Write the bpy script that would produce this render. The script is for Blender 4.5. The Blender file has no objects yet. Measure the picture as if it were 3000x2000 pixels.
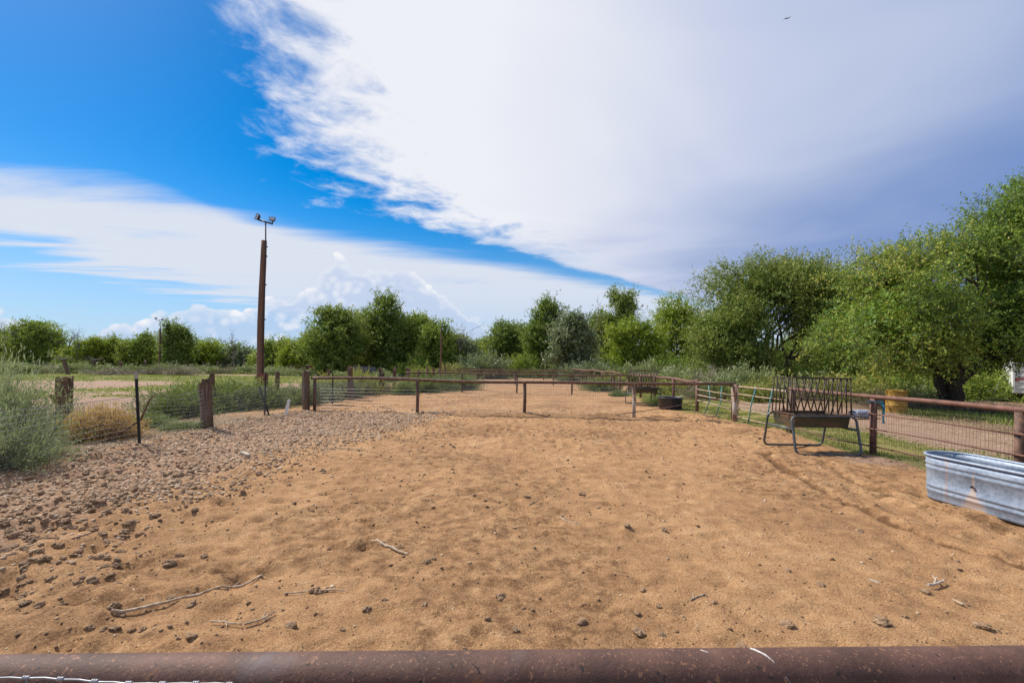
import bpy, math, random
import numpy as np
from mathutils import Vector, Matrix

# ------------------------------------------------------------------ camera, sky, sun, exposure
SC = bpy.context.scene
COL = SC.collection
F = 1333.0            # focal length in photograph pixels (3000 wide)
HC = 1.70             # eye height
ROLL = 0.012
HZ = 1067.0           # horizon row at the middle of the photograph

cam_d = bpy.data.cameras.new('camera')
cam = bpy.data.objects.new('camera', cam_d)
COL.objects.link(cam)
cam_d.sensor_width = 36.0
cam_d.lens = F / 3000.0 * 36.0
cam_d.shift_y = (HZ - 1000.0) / 3000.0
cam_d.clip_start = 0.05
cam_d.clip_end = 3000.0
cam.matrix_world = Matrix.Translation((0, 0, HC)) @ Matrix.Rotation(math.radians(90), 4, 'X') @ Matrix.Rotation(ROLL, 4, 'Z')
SC.camera = cam

SUN_VEC = Vector((-0.80, 0.50, 1.02)).normalized()     # towards the sun
SUN_EL = math.asin(SUN_VEC.z)
SUN_AZ = math.atan2(SUN_VEC.x, SUN_VEC.y)              # clockwise from +Y
sun_d = bpy.data.lights.new('sun', 'SUN')
sun_d.energy = 5.0
sun_d.angle = math.radians(0.55)
sun_d.color = (1.0, 0.94, 0.86)
sun = bpy.data.objects.new('sun', sun_d)
COL.objects.link(sun)
sun.rotation_euler = SUN_VEC.to_track_quat('Z', 'Y').to_euler()

SC.view_settings.view_transform = 'Standard'
SC.view_settings.look = 'None'
SC.view_settings.gamma = 1.0
SC.view_settings.exposure = 0.25
SC.view_settings.use_curve_mapping = False
SC.render.engine = 'CYCLES'
SC.cycles.max_bounces = 5
SC.cycles.diffuse_bounces = 3
SC.cycles.glossy_bounces = 2
SC.cycles.transmission_bounces = 3
try:
    SC.cycles.use_denoising = True
except Exception:
    pass


def srgb(r, g, b):
    def f(c):
        c /= 255.0
        return c / 12.92 if c <= 0.04045 else ((c + 0.055) / 1.055) ** 2.4
    return (f(r), f(g), f(b), 1.0)


class NT:
    """small node-tree helper"""
    def __init__(self, tree):
        self.t = tree
        tree.nodes.clear()

    def n(self, typ, **kw):
        nd = self.t.nodes.new(typ)
        for k, v in kw.items():
            setattr(nd, k, v)
        return nd

    def put(self, sock, v):
        if isinstance(v, bpy.types.NodeSocket):
            self.t.links.new(v, sock)
        else:
            sock.default_value = v

    def m(self, op, a, b=0.0, c=0.0, clamp=False):
        nd = self.n('ShaderNodeMath', operation=op, use_clamp=clamp)
        self.put(nd.inputs[0], a)
        self.put(nd.inputs[1], b)
        self.put(nd.inputs[2], c)
        return nd.outputs[0]

    def smooth(self, v, lo, hi, a=0.0, b=1.0):
        nd = self.n('ShaderNodeMapRange', interpolation_type='SMOOTHSTEP')
        self.put(nd.inputs[0], v)
        for i, x in enumerate((lo, hi, a, b)):
            nd.inputs[1 + i].default_value = x
        return nd.outputs[0]

    def mix(self, fac, a, b, blend='MIX'):
        nd = self.n('ShaderNodeMix', data_type='RGBA', blend_type=blend)
        nd.clamp_factor = True
        self.put(nd.inputs[0], fac)
        self.put(nd.inputs[6], a)
        self.put(nd.inputs[7], b)
        return nd.outputs[2]

    def noise(self, vec, scale, detail=4.0, rough=0.55, dist=0.0, out=0):
        nd = self.n('ShaderNodeTexNoise')
        if vec is not None:
            self.put(nd.inputs['Vector'], vec)
        nd.inputs['Scale'].default_value = scale
        nd.inputs['Detail'].default_value = detail
        nd.inputs['Roughness'].default_value = rough
        nd.inputs['Distortion'].default_value = dist
        return nd.outputs[out]

    def ramp(self, fac, stops, interp='LINEAR'):
        nd = self.n('ShaderNodeValToRGB')
        cr = nd.color_ramp
        cr.interpolation = interp
        while len(cr.elements) > 1:
            cr.elements.remove(cr.elements[-1])
        for i, (p, c) in enumerate(stops):
            e = cr.elements[0] if i == 0 else cr.elements.new(p)
            e.position = p
            e.color = c if len(c) == 4 else (*c, 1.0)
        self.put(nd.inputs[0], fac)
        return nd.outputs[0]

    def curve(self, v, pts):
        nd = self.n('ShaderNodeFloatCurve')
        c = nd.mapping.curves[0]
        nd.mapping.use_clip = False
        c.points[0].location = pts[0]
        c.points[1].location = pts[-1]
        for p in pts[1:-1]:
            c.points.new(*p)
        nd.mapping.update()
        self.put(nd.inputs['Value'], v)
        return nd.outputs[0]

    def combine(self, x, y, z):
        nd = self.n('ShaderNodeCombineXYZ')
        for i, v in enumerate((x, y, z)):
            self.put(nd.inputs[i], v)
        return nd.outputs[0]


def build_world():
    w = bpy.data.worlds.new('World')
    SC.world = w
    w.use_nodes = True
    q = NT(w.node_tree)
    out = q.n('ShaderNodeOutputWorld')
    bg = q.n('ShaderNodeBackground')
    STR = 0.15
    bg.inputs['Strength'].default_value = STR
    q.t.links.new(bg.outputs[0], out.inputs['Surface'])
    w.cycles.sampling_method = 'MANUAL'
    w.cycles.sample_map_resolution = 256
    sky = q.n('ShaderNodeTexSky', sky_type='NISHITA')
    sky.sun_disc = False
    sky.sun_elevation = SUN_EL
    sky.sun_rotation = SUN_AZ
    sky.altitude = 1200.0
    sky.air_density = 1.0
    sky.dust_density = 0.6
    sky.ozone_density = 2.5
    hs = q.n('ShaderNodeHueSaturation')
    hs.inputs['Hue'].default_value = 0.498
    hs.inputs['Saturation'].default_value = 1.56
    hs.inputs['Value'].default_value = 0.72
    q.t.links.new(sky.outputs[0], hs.inputs['Color'])
    base = hs.outputs[0]
    tc = q.n('ShaderNodeTexCoord')
    sep = q.n('ShaderNodeSeparateXYZ')
    q.t.links.new(tc.outputs['Generated'], sep.inputs[0])
    x, y, z = sep.outputs
    zc = q.m('MAXIMUM', z, 0.03)
    X = q.m('DIVIDE', x, zc)
    Y = q.m('DIVIDE', y, zc)
    P = q.combine(X, Y, 0.0)

    def lum(r, g, b, k=1.0):
        c = srgb(r, g, b)
        s = 0.80 * k / STR
        return (c[0] * s, c[1] * s, c[2] * s, 1.0)

    # pale air towards the horizon
    el = q.m('ARCSINE', z)
    haze = q.smooth(el, 0.0, 0.40, 1.0, 0.0)
    haze = q.m('POWER', haze, 1.8)
    col = q.mix(q.m('MULTIPLY', haze, 0.85), base, lum(178, 210, 246, 0.95))
    # thin high cloud on the left: everything beyond a curved edge, drawn out in streaks
    st = q.n('ShaderNodeMapping')
    st.inputs['Rotation'].default_value = (0, 0, math.radians(-28))
    st.inputs['Scale'].default_value = (0.42, 1.7, 1.0)
    q.put(st.inputs['Vector'], P)
    sn = q.noise(st.outputs[0], 1.0, 6.0, 0.6, 0.5)
    sn2 = q.noise(P, 2.6, 4.0, 0.6, 0.3)
    # edge: Y beyond yb(X)  (curve input (X+6)/8)
    yb = q.m('MULTIPLY', q.curve(q.m('DIVIDE', q.m('ADD', X, 6.0), 8.0), [
        (0.0, .18), (0.25, .20), (0.425, .231), (0.487, .252), (0.516, .295), (0.565, .345), (0.6625, .40), (0.81, .49), (1.0, .62)]), 10.0)
    d = q.m('SUBTRACT', Y, yb)
    d = q.m('ADD', d, q.m('MULTIPLY', q.m('SUBTRACT', sn, 0.5), 1.5))
    m1 = q.smooth(d, -0.18, 0.75)
    d2 = q.m('ADD', q.m('ADD', X, 4.9), q.m('MULTIPLY', q.m('SUBTRACT', sn, 0.5), 6.0))
    m2 = q.smooth(d2, -0.6, 1.0)
    cir = q.m('MULTIPLY', m1, m2)
    cir = q.m('MULTIPLY', cir, q.smooth(q.m('ADD', q.m('MULTIPLY', sn, 0.7), q.m('MULTIPLY', sn2, 0.3)), 0.26, 0.46, 0.70, 1.0))
    cir = q.m('MULTIPLY', cir, q.smooth(Y, 4.0, 13.0, 0.97, 0.5))
    col = q.mix(cir, col, lum(232, 238, 251, 0.95))
    # heaped cloud low over the horizon
    az = q.m('ARCTAN2', x, y)
    AE = q.combine(az, q.m('MULTIPLY', el, 1.15), 0.0)
    wob = q.noise(AE, 9.0, 3.0, 0.55, 0.0, out=1)
    va = q.n('ShaderNodeVectorMath', operation='MULTIPLY_ADD')
    q.put(va.inputs[0], wob)
    va.inputs[1].default_value = (0.045, 0.045, 0.0)
    q.put(va.inputs[2], AE)
    def billow(scale):
        v = q.n('ShaderNodeTexVoronoi', feature='F1')
        q.put(v.inputs['Vector'], va.outputs[0])
        v.inputs['Scale'].default_value = scale
        d_ = v.outputs['Distance']
        return q.m('SUBTRACT', 0.45, q.m('MULTIPLY', d_, d_))
    b1, b2, b3 = billow(9.0), billow(21.0), billow(48.0)
    bd = q.m('ADD', q.m('ADD', q.m('MULTIPLY', b1, 0.55), q.m('MULTIPLY', b2, 0.30)), q.m('MULTIPLY', b3, 0.15))
    big = q.noise(AE, 4.5, 2.0, 0.5)
    # tower tops over azimuth (input (az+1.1)/2.2)
    top = q.curve(q.m('DIVIDE', q.m('ADD', az, 1.1), 2.2), [
        (0.0, .03), (0.12, .03), (0.22, .06), (0.29, .10), (0.335, .165), (0.40, .16), (0.43, .12),
        (0.455, .115), (0.49, .065), (0.53, .08), (0.57, .05), (0.8, .06), (1.0, .07)])
    hgt = q.m('SUBTRACT', top, el)
    hgt = q.m('ADD', hgt, q.m('MULTIPLY', bd, 0.21))
    hgt = q.m('ADD', hgt, q.m('MULTIPLY', q.m('SUBTRACT', big, 0.55), 0.20))
    cum = q.smooth(hgt, 0.0, 0.010)
    rim = q.smooth(hgt, 0.0, 0.050, 1.0, 0.0)
    puff = q.smooth(q.m('ADD', q.m('MULTIPLY', b2, 0.6), q.m('MULTIPLY', b3, 0.4)), 0.18, 0.42)
    patch = q.smooth(big, 0.36, 0.62, 0.35, 1.0)
    lit = q.m('ADD', q.m('MULTIPLY', rim, q.m('MULTIPLY_ADD', patch, 0.45, 0.35)), q.m('MULTIPLY', q.m('MULTIPLY', puff, patch), 0.75), clamp=True)
    ccol = q.mix(lit, lum(192, 212, 246, 0.95), lum(250, 251, 255, 1.0))
    cden = q.m('MULTIPLY', cum, q.m('MULTIPLY_ADD', lit, 0.42, 0.56))
    col = q.mix(cden, col, ccol)
    # the great cloud deck coming over from the right; its edge runs overhead (curve input (Y+4)/12)
    xb = q.m('SUBTRACT', q.m('MULTIPLY', q.curve(q.m('DIVIDE', q.m('ADD', Y, 4.0), 12.0), [
        (0.0, .30), (0.25, .30), (0.375, .27), (0.437, .256), (0.475, .246), (0.511, .245), (0.571, .275), (0.6625, .41), (0.842, .80), (1.0, 1.16)]), 5.0), 2.0)
    near = q.m('MULTIPLY_ADD', q.m('ABSOLUTE', Y), 0.28, 0.25)
    e1 = q.m('DIVIDE', q.m('SUBTRACT', X, xb), near)
    wisp = q.noise(P, 1.25, 6.0, 0.60, 0.3)
    fluff = q.noise(P, 5.0, 6.0, 0.64, 0.5)
    lowf = q.smooth(Y, 2.9, 4.6, 1.0, 0.16)
    nn = q.m('ADD', q.m('MULTIPLY', q.m('SUBTRACT', wisp, 0.46), 1.9), q.m('MULTIPLY', q.m('SUBTRACT', fluff, 0.5), 1.2))
    e2 = q.m('ADD', q.m('ADD', e1, q.m('MULTIPLY', lowf, 0.20)), q.m('MULTIPLY', nn, lowf))
    deck = q.smooth(e2, -0.10, 0.62)
    deck2 = q.smooth(e2, -0.02, 0.16)
    farf = q.smooth(Y, 3.2, 5.0)
    deck = q.m('ADD', q.m('MULTIPLY', deck, q.m('SUBTRACT', 1.0, farf)), q.m('MULTIPLY', deck2, farf))
    soft = q.noise(P, 0.75, 3.0, 0.5, 0.5)
    hyp = q.m('SQRT', q.m('ADD', q.m('MULTIPLY', x, x), q.m('MULTIPLY', y, y)))
    side = q.m('DIVIDE', x, q.m('MAXIMUM', hyp, 0.05))
    dk = q.m('MULTIPLY', q.m('MULTIPLY_ADD', side, 1.25, 0.06), q.smooth(el, 0.20, 0.52, 1.0, 0.62))
    dk = q.m('ADD', dk, q.m('MULTIPLY', q.m('SUBTRACT', soft, 0.5), 0.55))
    dcol = q.ramp(dk, [(0.0, lum(243, 245, 253, 1.0)), (0.18, lum(232, 236, 248)), (0.36, lum(207, 215, 239)), (0.55, lum(182, 196, 228)),
                       (0.8, lum(140, 164, 212)), (1.0, lum(120, 149, 206))])
    col = q.mix(deck, col, dcol)
    q.t.links.new(col, bg.inputs['Color'])


build_world()

# ------------------------------------------------------------------ helpers


def at(px, py, z=0.0, y=None):
    """point of the place seen at a photograph pixel: on the level z, or at depth y"""
    dx = (px - 1500) + (py - HZ) * ROLL
    dy = (py - HZ) - (px - 1500) * ROLL
    if y is None:
        y = (HC - z) * F / dy
        return Vector((dx * y / F, y, z))
    return Vector((dx * y / F, y, HC - dy * y / F))


def _hash(ix, iy, seed):
    n = (ix.astype(np.int64) * 374761393 + iy.astype(np.int64) * 668265263 + seed * 1274126177) & 0xFFFFFFFF
    n = ((n ^ (n >> 13)) * 1274126177) & 0xFFFFFFFF
    n = n ^ (n >> 16)
    return (n & 0xFFFF) / 65535.0


def vn(x, y, seed=0):
    x = np.asarray(x, float)
    y = np.asarray(y, float)
    ix, iy = np.floor(x), np.floor(y)
    fx, fy = x - ix, y - iy
    fx = fx * fx * (3 - 2 * fx)
    fy = fy * fy * (3 - 2 * fy)
    a = _hash(ix, iy, seed)
    b = _hash(ix + 1, iy, seed)
    c = _hash(ix, iy + 1, seed)
    d = _hash(ix + 1, iy + 1, seed)
    return (a * (1 - fx) + b * fx) * (1 - fy) + (c * (1 - fx) + d * fx) * fy - 0.5


def fbm(x, y, seed=0, o=4):
    s, a = 0, 1.0
    for k in range(o):
        s = s + a * vn(x * 2 ** k, y * 2 ** k, seed + k)
        a *= 0.5
    return s


def sm(v, a, b):
    t = np.clip((v - a) / (b - a), 0, 1)
    return t * t * (3 - 2 * t)


def pdist(x, y, pts):
    """distance to a polyline"""
    best = np.full(np.shape(x), 1e9)
    for (ax, ay), (bx, by) in zip(pts[:-1], pts[1:]):
        ux, uy = bx - ax, by - ay
        t = np.clip(((x - ax) * ux + (y - ay) * uy) / (ux * ux + uy * uy), 0, 1)
        best = np.minimum(best, np.hypot(x - ax - t * ux, y - ay - t * uy))
    return best


TRACK1 = [(5.6, 9.0), (4.95, 8.9), (4.72, 8.2), (4.45, 6.9), (4.27, 5.8), (4.16, 4.9), (4.25, 4.3), (4.6, 3.6), (5.1, 2.9)]
TRACK2 = [(5.6, 8.2), (5.32, 7.4), (5.15, 6.6), (5.1, 6.0), (5.3, 5.4)]


def bed(x, y):
    """how thickly the clods lie: 1 along the left wire, fading into the pen"""
    edge = -3.55 + 0.08 * np.maximum(y - 4, 0) + 0.25 * np.maximum(y - 10.5, 0) + 0.9 * fbm(x * 0.5 + 3, y * 0.5, 71, 3)
    b = sm(-(x - edge), -0.9, 1.7)
    return b * sm(x, -7.6, -6.7) * sm(-y, -16.2, -14.6)


def prints(x, y, cell, seed, keep):
    """hoof prints: one dent with a pushed-up rim per jittered cell"""
    ix, iy = np.floor(x / cell), np.floor(y / cell)
    h = np.zeros(np.shape(x))
    for dx in (-1, 0, 1):
        for dy in (-1, 0, 1):
            cx, cy = ix + dx, iy + dy
            px = (cx + 0.15 + 0.7 * _hash(cx, cy, seed)) * cell
            py = (cy + 0.15 + 0.7 * _hash(cx, cy, seed + 1)) * cell
            on = _hash(cx, cy, seed + 2) < keep
            a = 6.283 * _hash(cx, cy, seed + 3)
            r = 0.075 + 0.05 * _hash(cx, cy, seed + 4)
            u = ((x - px) * np.cos(a) + (y - py) * np.sin(a)) / (r * 1.25)
            v = (-(x - px) * np.sin(a) + (y - py) * np.cos(a)) / r
            d = np.sqrt(u * u + v * v)
            k = 0.5 + 0.8 * _hash(cx, cy, seed + 5)
            h = h + on * k * (-1.0 * (1 - sm(d, 0.45, 1.05)) + 0.5 * np.exp(-((d - 1.25) / 0.28) ** 2) * (0.6 + 0.8 * (u > 0)))
    return h


def gh(x, y):
    """ground height"""
    x = np.asarray(x, float)
    y = np.asarray(y, float)
    near = 1 - sm(y, 16, 40)
    pen = sm(x, -7.3, -6.7) * (1 - sm(x, 6.8, 7.3))
    h = 0.035 * fbm(x * 0.6, y * 0.6, 1, 3) * (0.4 + near)
    dunes = fbm(x * 2.1 + 0.6 * vn(x, y, 9), y * 2.7, 5, 2)
    patch = 0.35 + 0.65 * sm(fbm(x * 0.35, y * 0.35, 40, 2), -0.25, 0.3)
    h += near * pen * patch * (0.075 * dunes + 0.036 * fbm(x * 6.5, y * 6.5, 15, 3))
    h += near * pen * (0.3 + 0.7 * patch) * 0.033 * (prints(x, y, 0.36, 300, 0.75) + 0.8 * prints(x + 5, y + 3, 0.43, 330, 0.6))
    h += near * (1 - pen) * 0.02 * fbm(x * 4, y * 4, 17, 3)
    b = bed(x, y)
    h += b * (0.05 + 0.035 * fbm(x * 3.2, y * 3.2, 33, 3))
    h += 0.14 * sm(-x, 6.2, 7.6) * (1 - sm(-x, 8.2, 10.5)) * (1 - sm(y, 13, 17))
    d1 = pdist(x, y, TRACK1) + 0.05 * fbm(x * 6, y * 6, 52, 2)
    d2 = pdist(x, y, TRACK2) + 0.05 * fbm(x * 6, y * 6, 53, 2)
    for d, k in ((d1, 1.0), (d2, 0.6)):
        h += k * near * (-0.060 * np.exp(-(d / 0.07) ** 2) + 0.030 * np.exp(-((d - 0.16) / 0.08) ** 2))
    h += 0.07 * np.exp(-(((x - 6.9) / 0.9) ** 2 + ((y - 8.3) / 0.7) ** 2)) * (1 + 1.0 * fbm(x * 3, y * 3, 61, 3))
    h += 0.10 * np.exp(-(((x - 6.75) / 0.5) ** 2 + ((y - 11.6) / 1.0) ** 2)) * (1 + 0.8 * fbm(x * 2, y * 2, 62, 3))
    dug = np.exp(-(((x - 6.3) / 0.8) ** 2 + ((y - 9.5) / 0.45) ** 2))
    h += dug * (-0.035 + 0.05 * fbm(x * 4, y * 4, 63, 3))
    f1 = 15.9 - 0.1184 * (x + 6.94)
    h += 0.15 * np.exp(-((y - f1 - 0.08) / 0.42) ** 2) * sm(x, -3.5, -1.0) * (1 - sm(x, 6.2, 7.0)) * (0.85 + 0.6 * fbm(x * 1.3, y * 1.3, 64, 2))
    h += 0.15 * sm(x, 10.0, 13.5) * sm(y, 11.5, 15.5)
    return h


def ghv(x, y):
    return float(gh(np.array([x]), np.array([y]))[0])


class MB:
    """collects shapes, links them as one mesh object"""
    def __init__(self):
        self.v, self.f, self.n, self.mi = [], [], 0, []

    def add(self, vs, fs):
        self.v.extend(vs)
        k = self.n
        self.f.extend([tuple(i + k for i in f) for f in fs])
        self.n += len(vs)
        return self

    def tube(self, pts, r, sides=8, cap=True, closed=False):
        pts = [Vector(p) for p in pts]
        m = len(pts)
        rs = r if isinstance(r, (list, tuple)) else [r] * m
        vs, fs = [], []
        up = None
        for i, p in enumerate(pts):
            if closed:
                d = pts[(i + 1) % m] - pts[i - 1]
            else:
                d = pts[min(i + 1, m - 1)] - pts[max(i - 1, 0)]
            d.normalize()
            if up is None:
                up = Vector((0, 0, 1)) if abs(d.z) < 0.9 else Vector((0, 1, 0))
            s = d.cross(up).normalized()
            up = s.cross(d).normalized()
            for k in range(sides):
                a = 2 * math.pi * k / sides
                vs.append(p + (s * math.cos(a) + up * math.sin(a)) * rs[i])
        for i in range(m if closed else m - 1):
            j = (i + 1) % m
            for k in range(sides):
                k2 = (k + 1) % sides
                fs.append((i * sides + k, i * sides + k2, j * sides + k2, j * sides + k))
        if cap and not closed:
            fs.append(tuple(range(sides))[::-1])
            fs.append(tuple((m - 1) * sides + k for k in range(sides)))
        return self.add(vs, fs)

    def box(self, c, s, rot=None):
        c = Vector(c)
        vs = []
        for dx in (-.5, .5):
            for dy in (-.5, .5):
                for dz in (-.5, .5):
                    p = Vector((dx * s[0], dy * s[1], dz * s[2]))
                    if rot is not None:
                        p = rot @ p
                    vs.append(c + p)
        return self.add(vs, [(0, 1, 3, 2), (4, 6, 7, 5), (0, 4, 5, 1), (2, 3, 7, 6), (0, 2, 6, 4), (1, 5, 7, 3)])

    def build(self, name, mat, parent=None, smooth=False, bevel=0.0):
        me = bpy.data.meshes.new(name)
        o = origin(parent)
        me.from_pydata([Vector(p) - o for p in self.v], [], self.f)
        if smooth:
            me.polygons.foreach_set('use_smooth', [True] * len(me.polygons))
        me.materials.append(mat)
        me.update()
        ob = link(name, me, parent)
        if bevel:
            b = ob.modifiers.new('bevel', 'BEVEL')
            b.width = bevel
            b.segments = 2
            b.limit_method = 'ANGLE'
        return ob


def origin(p):
    o = Vector((0, 0, 0))
    while p is not None:
        o += p.location
        p = p.parent
    return o


def link(name, data, parent=None):
    ob = bpy.data.objects.new(name, data)
    COL.objects.link(ob)
    ob.parent = parent
    return ob


def tag(o, label, cat=None, group=None, kind=None):
    o['label'] = label
    if cat:
        o['category'] = cat
    if group:
        o['group'] = group
    if kind:
        o['kind'] = kind
    return o


def thing(name, label, cat, loc, group=None):
    o = bpy.data.objects.new(name, None)
    COL.objects.link(o)
    o.empty_display_size = 0.1
    o.location = loc
    return tag(o, label, cat, group)


def copy_tree(o, parent=None):
    c = o.copy()
    COL.objects.link(c)
    c.parent = parent
    for ch in [k for k in COL.objects if k.parent == o]:
        copy_tree(ch, c)
    return c


def np_mesh(name, V, Fq, mat, attr=None, parent=None, smooth=False):
    """fast mesh from numpy arrays; Fq (n,3) or (n,4); attr = per-face float 'lv'"""
    me = bpy.data.meshes.new(name)
    k = Fq.shape[1]
    me.vertices.add(len(V))
    me.vertices.foreach_set('co', np.ascontiguousarray(V, np.float32).ravel())
    me.loops.add(Fq.size)
    me.loops.foreach_set('vertex_index', np.ascontiguousarray(Fq, np.int32).ravel())
    me.polygons.add(len(Fq))
    me.polygons.foreach_set('loop_start', np.arange(0, Fq.size, k, dtype=np.int32))
    me.polygons.foreach_set('loop_total', np.full(len(Fq), k, np.int32))
    if smooth:
        me.polygons.foreach_set('use_smooth', np.ones(len(Fq), bool))
    if attr is not None:
        a = me.attributes.new('lv', 'FLOAT', 'FACE')
        a.data.foreach_set('value', np.ascontiguousarray(attr, np.float32))
    me.materials.append(mat)
    me.update(calc_edges=True)
    me.validate()
    return link(name, me, parent)


# ------------------------------------------------------------------ materials


def new_mat(name):
    m = bpy.data.materials.new(name)
    m.use_nodes = True
    q = NT(m.node_tree)
    out = q.n('ShaderNodeOutputMaterial')
    b = q.n('ShaderNodeBsdfPrincipled')
    q.t.links.new(b.outputs[0], out.inputs['Surface'])
    return m, q, b, out


def noisy(name, stops, scale=6.0, rough=0.8, bump=0.2, metal=0.0, stretch=None, detail=6.0, bscale=None, dist=0.01, spots=None):
    m, q, b, out = new_mat(name)
    tc = q.n('ShaderNodeTexCoord')
    vec = tc.outputs['Object']
    if stretch:
        mp = q.n('ShaderNodeMapping')
        mp.inputs['Scale'].default_value = stretch
        q.put(mp.inputs['Vector'], vec)
        vec = mp.outputs[0]
    n1 = q.noise(vec, scale, detail, 0.65, 0.3)
    c = q.ramp(n1, stops)
    if spots:
        for (sc, lo, hi, colr) in spots:
            s = q.smooth(q.noise(vec, sc, 3.0, 0.6, 0.5), lo, hi)
            c = q.mix(s, c, colr)
    q.put(b.inputs['Base Color'], c)
    b.inputs['Roughness'].default_value = rough
    b.inputs['Metallic'].default_value = metal
    if bump:
        bp = q.n('ShaderNodeBump')
        bp.inputs['Strength'].default_value = bump
        bp.inputs['Distance'].default_value = dist
        q.put(bp.inputs['Height'], q.noise(vec, bscale or scale * 4, 5.0, 0.65))
        q.t.links.new(bp.outputs[0], b.inputs['Normal'])
    return m


def leafmat(name, stops, trans=0.3, rough=0.6):
    m, q, b, out = new_mat(name)
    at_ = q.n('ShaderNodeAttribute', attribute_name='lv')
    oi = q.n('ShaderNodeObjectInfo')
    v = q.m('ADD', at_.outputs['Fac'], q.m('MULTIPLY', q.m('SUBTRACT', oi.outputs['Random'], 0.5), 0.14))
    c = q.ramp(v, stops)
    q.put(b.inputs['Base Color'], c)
    b.inputs['Roughness'].default_value = rough
    b.inputs['Specular IOR Level'].default_value = 0.3
    if trans:
        t = q.n('ShaderNodeBsdfTranslucent')
        q.put(t.inputs['Color'], q.mix(0.5, c, (0.22, 0.30, 0.02, 1), 'MIX'))
        mx = q.n('ShaderNodeMixShader')
        mx.inputs[0].default_value = trans
        q.t.links.new(b.outputs[0], mx.inputs[1])
        q.t.links.new(t.outputs[0], mx.inputs[2])
        q.t.links.new(mx.outputs[0], out.inputs['Surface'])
    return m


M = {}
RUST = [(0.28, (.040, .022, .016)), (0.43, (.088, .047, .033)), (0.56, (.155, .084, .055)), (0.75, (.27, .15, .09))]
M['rust'] = noisy('rusty pipe', RUST, 9.0, 0.75, 0.5, 0.15, bscale=60, dist=0.004,
                  spots=[(26.0, 0.62, 0.70, (.33, .14, .06, 1)), (5.0, 0.62, 0.75, (.06, .035, .035, 1))])
M['rust_pale'] = noisy('sun bleached rusty pipe', [(0.25, (.085, .036, .024)), (0.5, (.165, .078, .052)), (0.75, (.24, .125, .085))], 6.0, 0.8, 0.4, 0.1,
                       bscale=50, dist=0.004, spots=[(7.0, 0.60, 0.72, (.09, .04, .03, 1))])
M['rust_white'] = noisy('rusty post with worn white paint', [(0.3, (.10, .045, .025)), (0.47, (.25, .13, .08)), (0.58, (.5, .44, .38)), (0.8, (.62, .58, .52))],
                        5.0, 0.75, 0.5, 0.0, (1, 1, .45), bscale=40, dist=0.004)
M['front'] = noisy('dark weathered pipe', [(0.25, (.042, .020, .014)), (0.5, (.094, .045, .031)), (0.75, (.165, .085, .058))], 7.0, 0.72, 0.45, 0.1,
                   bscale=120, dist=0.003, spots=[(85.0, 0.60, 0.70, (.24, .115, .06, 1)), (190.0, 0.62, 0.72, (.32, .17, .10, 1)), (48.0, 0.64, 0.70, (.03, .018, .015, 1)), (3.5, 0.56, 0.74, (.13, .10, .095, 1)), (14.0, 0.66, 0.72, (.19, .085, .04, 1))])
M['weld'] = noisy('pale paint drip', [(0.3, (.45, .42, .38)), (0.7, (.7, .67, .62))], 60, 0.7, 0.4)
M['gatepaint'] = noisy('worn cream and teal gate paint', [(0.28, (.16, .08, .05)), (0.42, (.30, .20, .13)), (0.52, (.42, .34, .24)), (0.62, (.30, .17, .10)), (0.8, (.5, .45, .36))], 4.5, 0.75, 0.3)
M['teal'] = noisy('flaking teal paint', [(0.30, (.10, .05, .035)), (0.42, (.05, .22, .24)), (0.55, (.10, .33, .33)), (0.68, (.40, .42, .38)), (0.8, (.12, .05, .03))], 9.0, 0.7, 0.3)
M['wood'] = noisy('weathered grey-brown timber', [(0.30, (.022, .013, .008)), (0.44, (.095, .056, .034)), (0.57, (.19, .12, .076)), (0.75, (.33, .23, .155))], 5.0, 0.9, 1.0,
                  0, (6, 6, .35), bscale=14, dist=0.02)
M['wooddark'] = noisy('charred old timber', [(0.28, (.028, .016, .010)), (0.48, (.115, .064, .036)), (0.72, (.27, .165, .095))], 4.0, 0.9, 0.9, 0, (5, 5, .55), bscale=14, dist=0.02)
M['pole'] = noisy('creosoted pole', [(0.25, (.07, .035, .02)), (0.5, (.15, .08, .048)), (0.75, (.23, .135, .085))], 3.0, 0.85, 0.6, 0, (6, 6, .25), bscale=12, dist=0.015)
M['darkmetal'] = noisy('dull dark metal', [(0.3, (.035, .028, .03)), (0.7, (.09, .065, .06))], 12, 0.55, 0.1, 0.5)
M['lens'] = noisy('floodlight glass', [(0.3, (.35, .36, .38)), (0.7, (.6, .6, .6))], 5, 0.15, 0.0)
M['tpost'] = noisy('dark green steel post', [(0.3, (.012, .014, .013)), (0.7, (.035, .035, .032))], 12, 0.6, 0.15, 0.3)
M['tposttop'] = noisy('pale painted post tip', [(0.3, (.30, .24, .2)), (0.7, (.5, .44, .38))], 12, 0.7, 0.15)
M['wire'] = noisy('galvanised wire', [(0.3, (.20, .20, .21)), (0.7, (.42, .42, .43))], 30, 0.5, 0, 0.55)
M['wirerust'] = noisy('rusting wire', [(0.3, (.09, .055, .04)), (0.7, (.24, .17, .13))], 20, 0.65, 0, 0.3)
M['feedtube'] = noisy('worn grey-green feeder tube', [(0.28, (.040, .050, .052)), (0.48, (.085, .098, .10)), (0.60, (.13, .14, .138)), (0.70, (.13, .07, .045))], 3.5, 0.5, 0.2, 0.35)
M['feedbar'] = noisy('dark rusted bar', [(0.3, (.022, .018, .013)), (0.55, (.06, .042, .028)), (0.8, (.14, .075, .045))], 9, 0.65, 0.25, 0.3)
M['trough'] = noisy('rusty green trough sheet', [(0.25, (.022, .026, .015)), (0.45, (.055, .058, .032)), (0.58, (.105, .07, .036)), (0.75, (.20, .10, .05))], 2.6, 0.6, 0.2, 0.3, (1, 1, 2.2))
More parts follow.
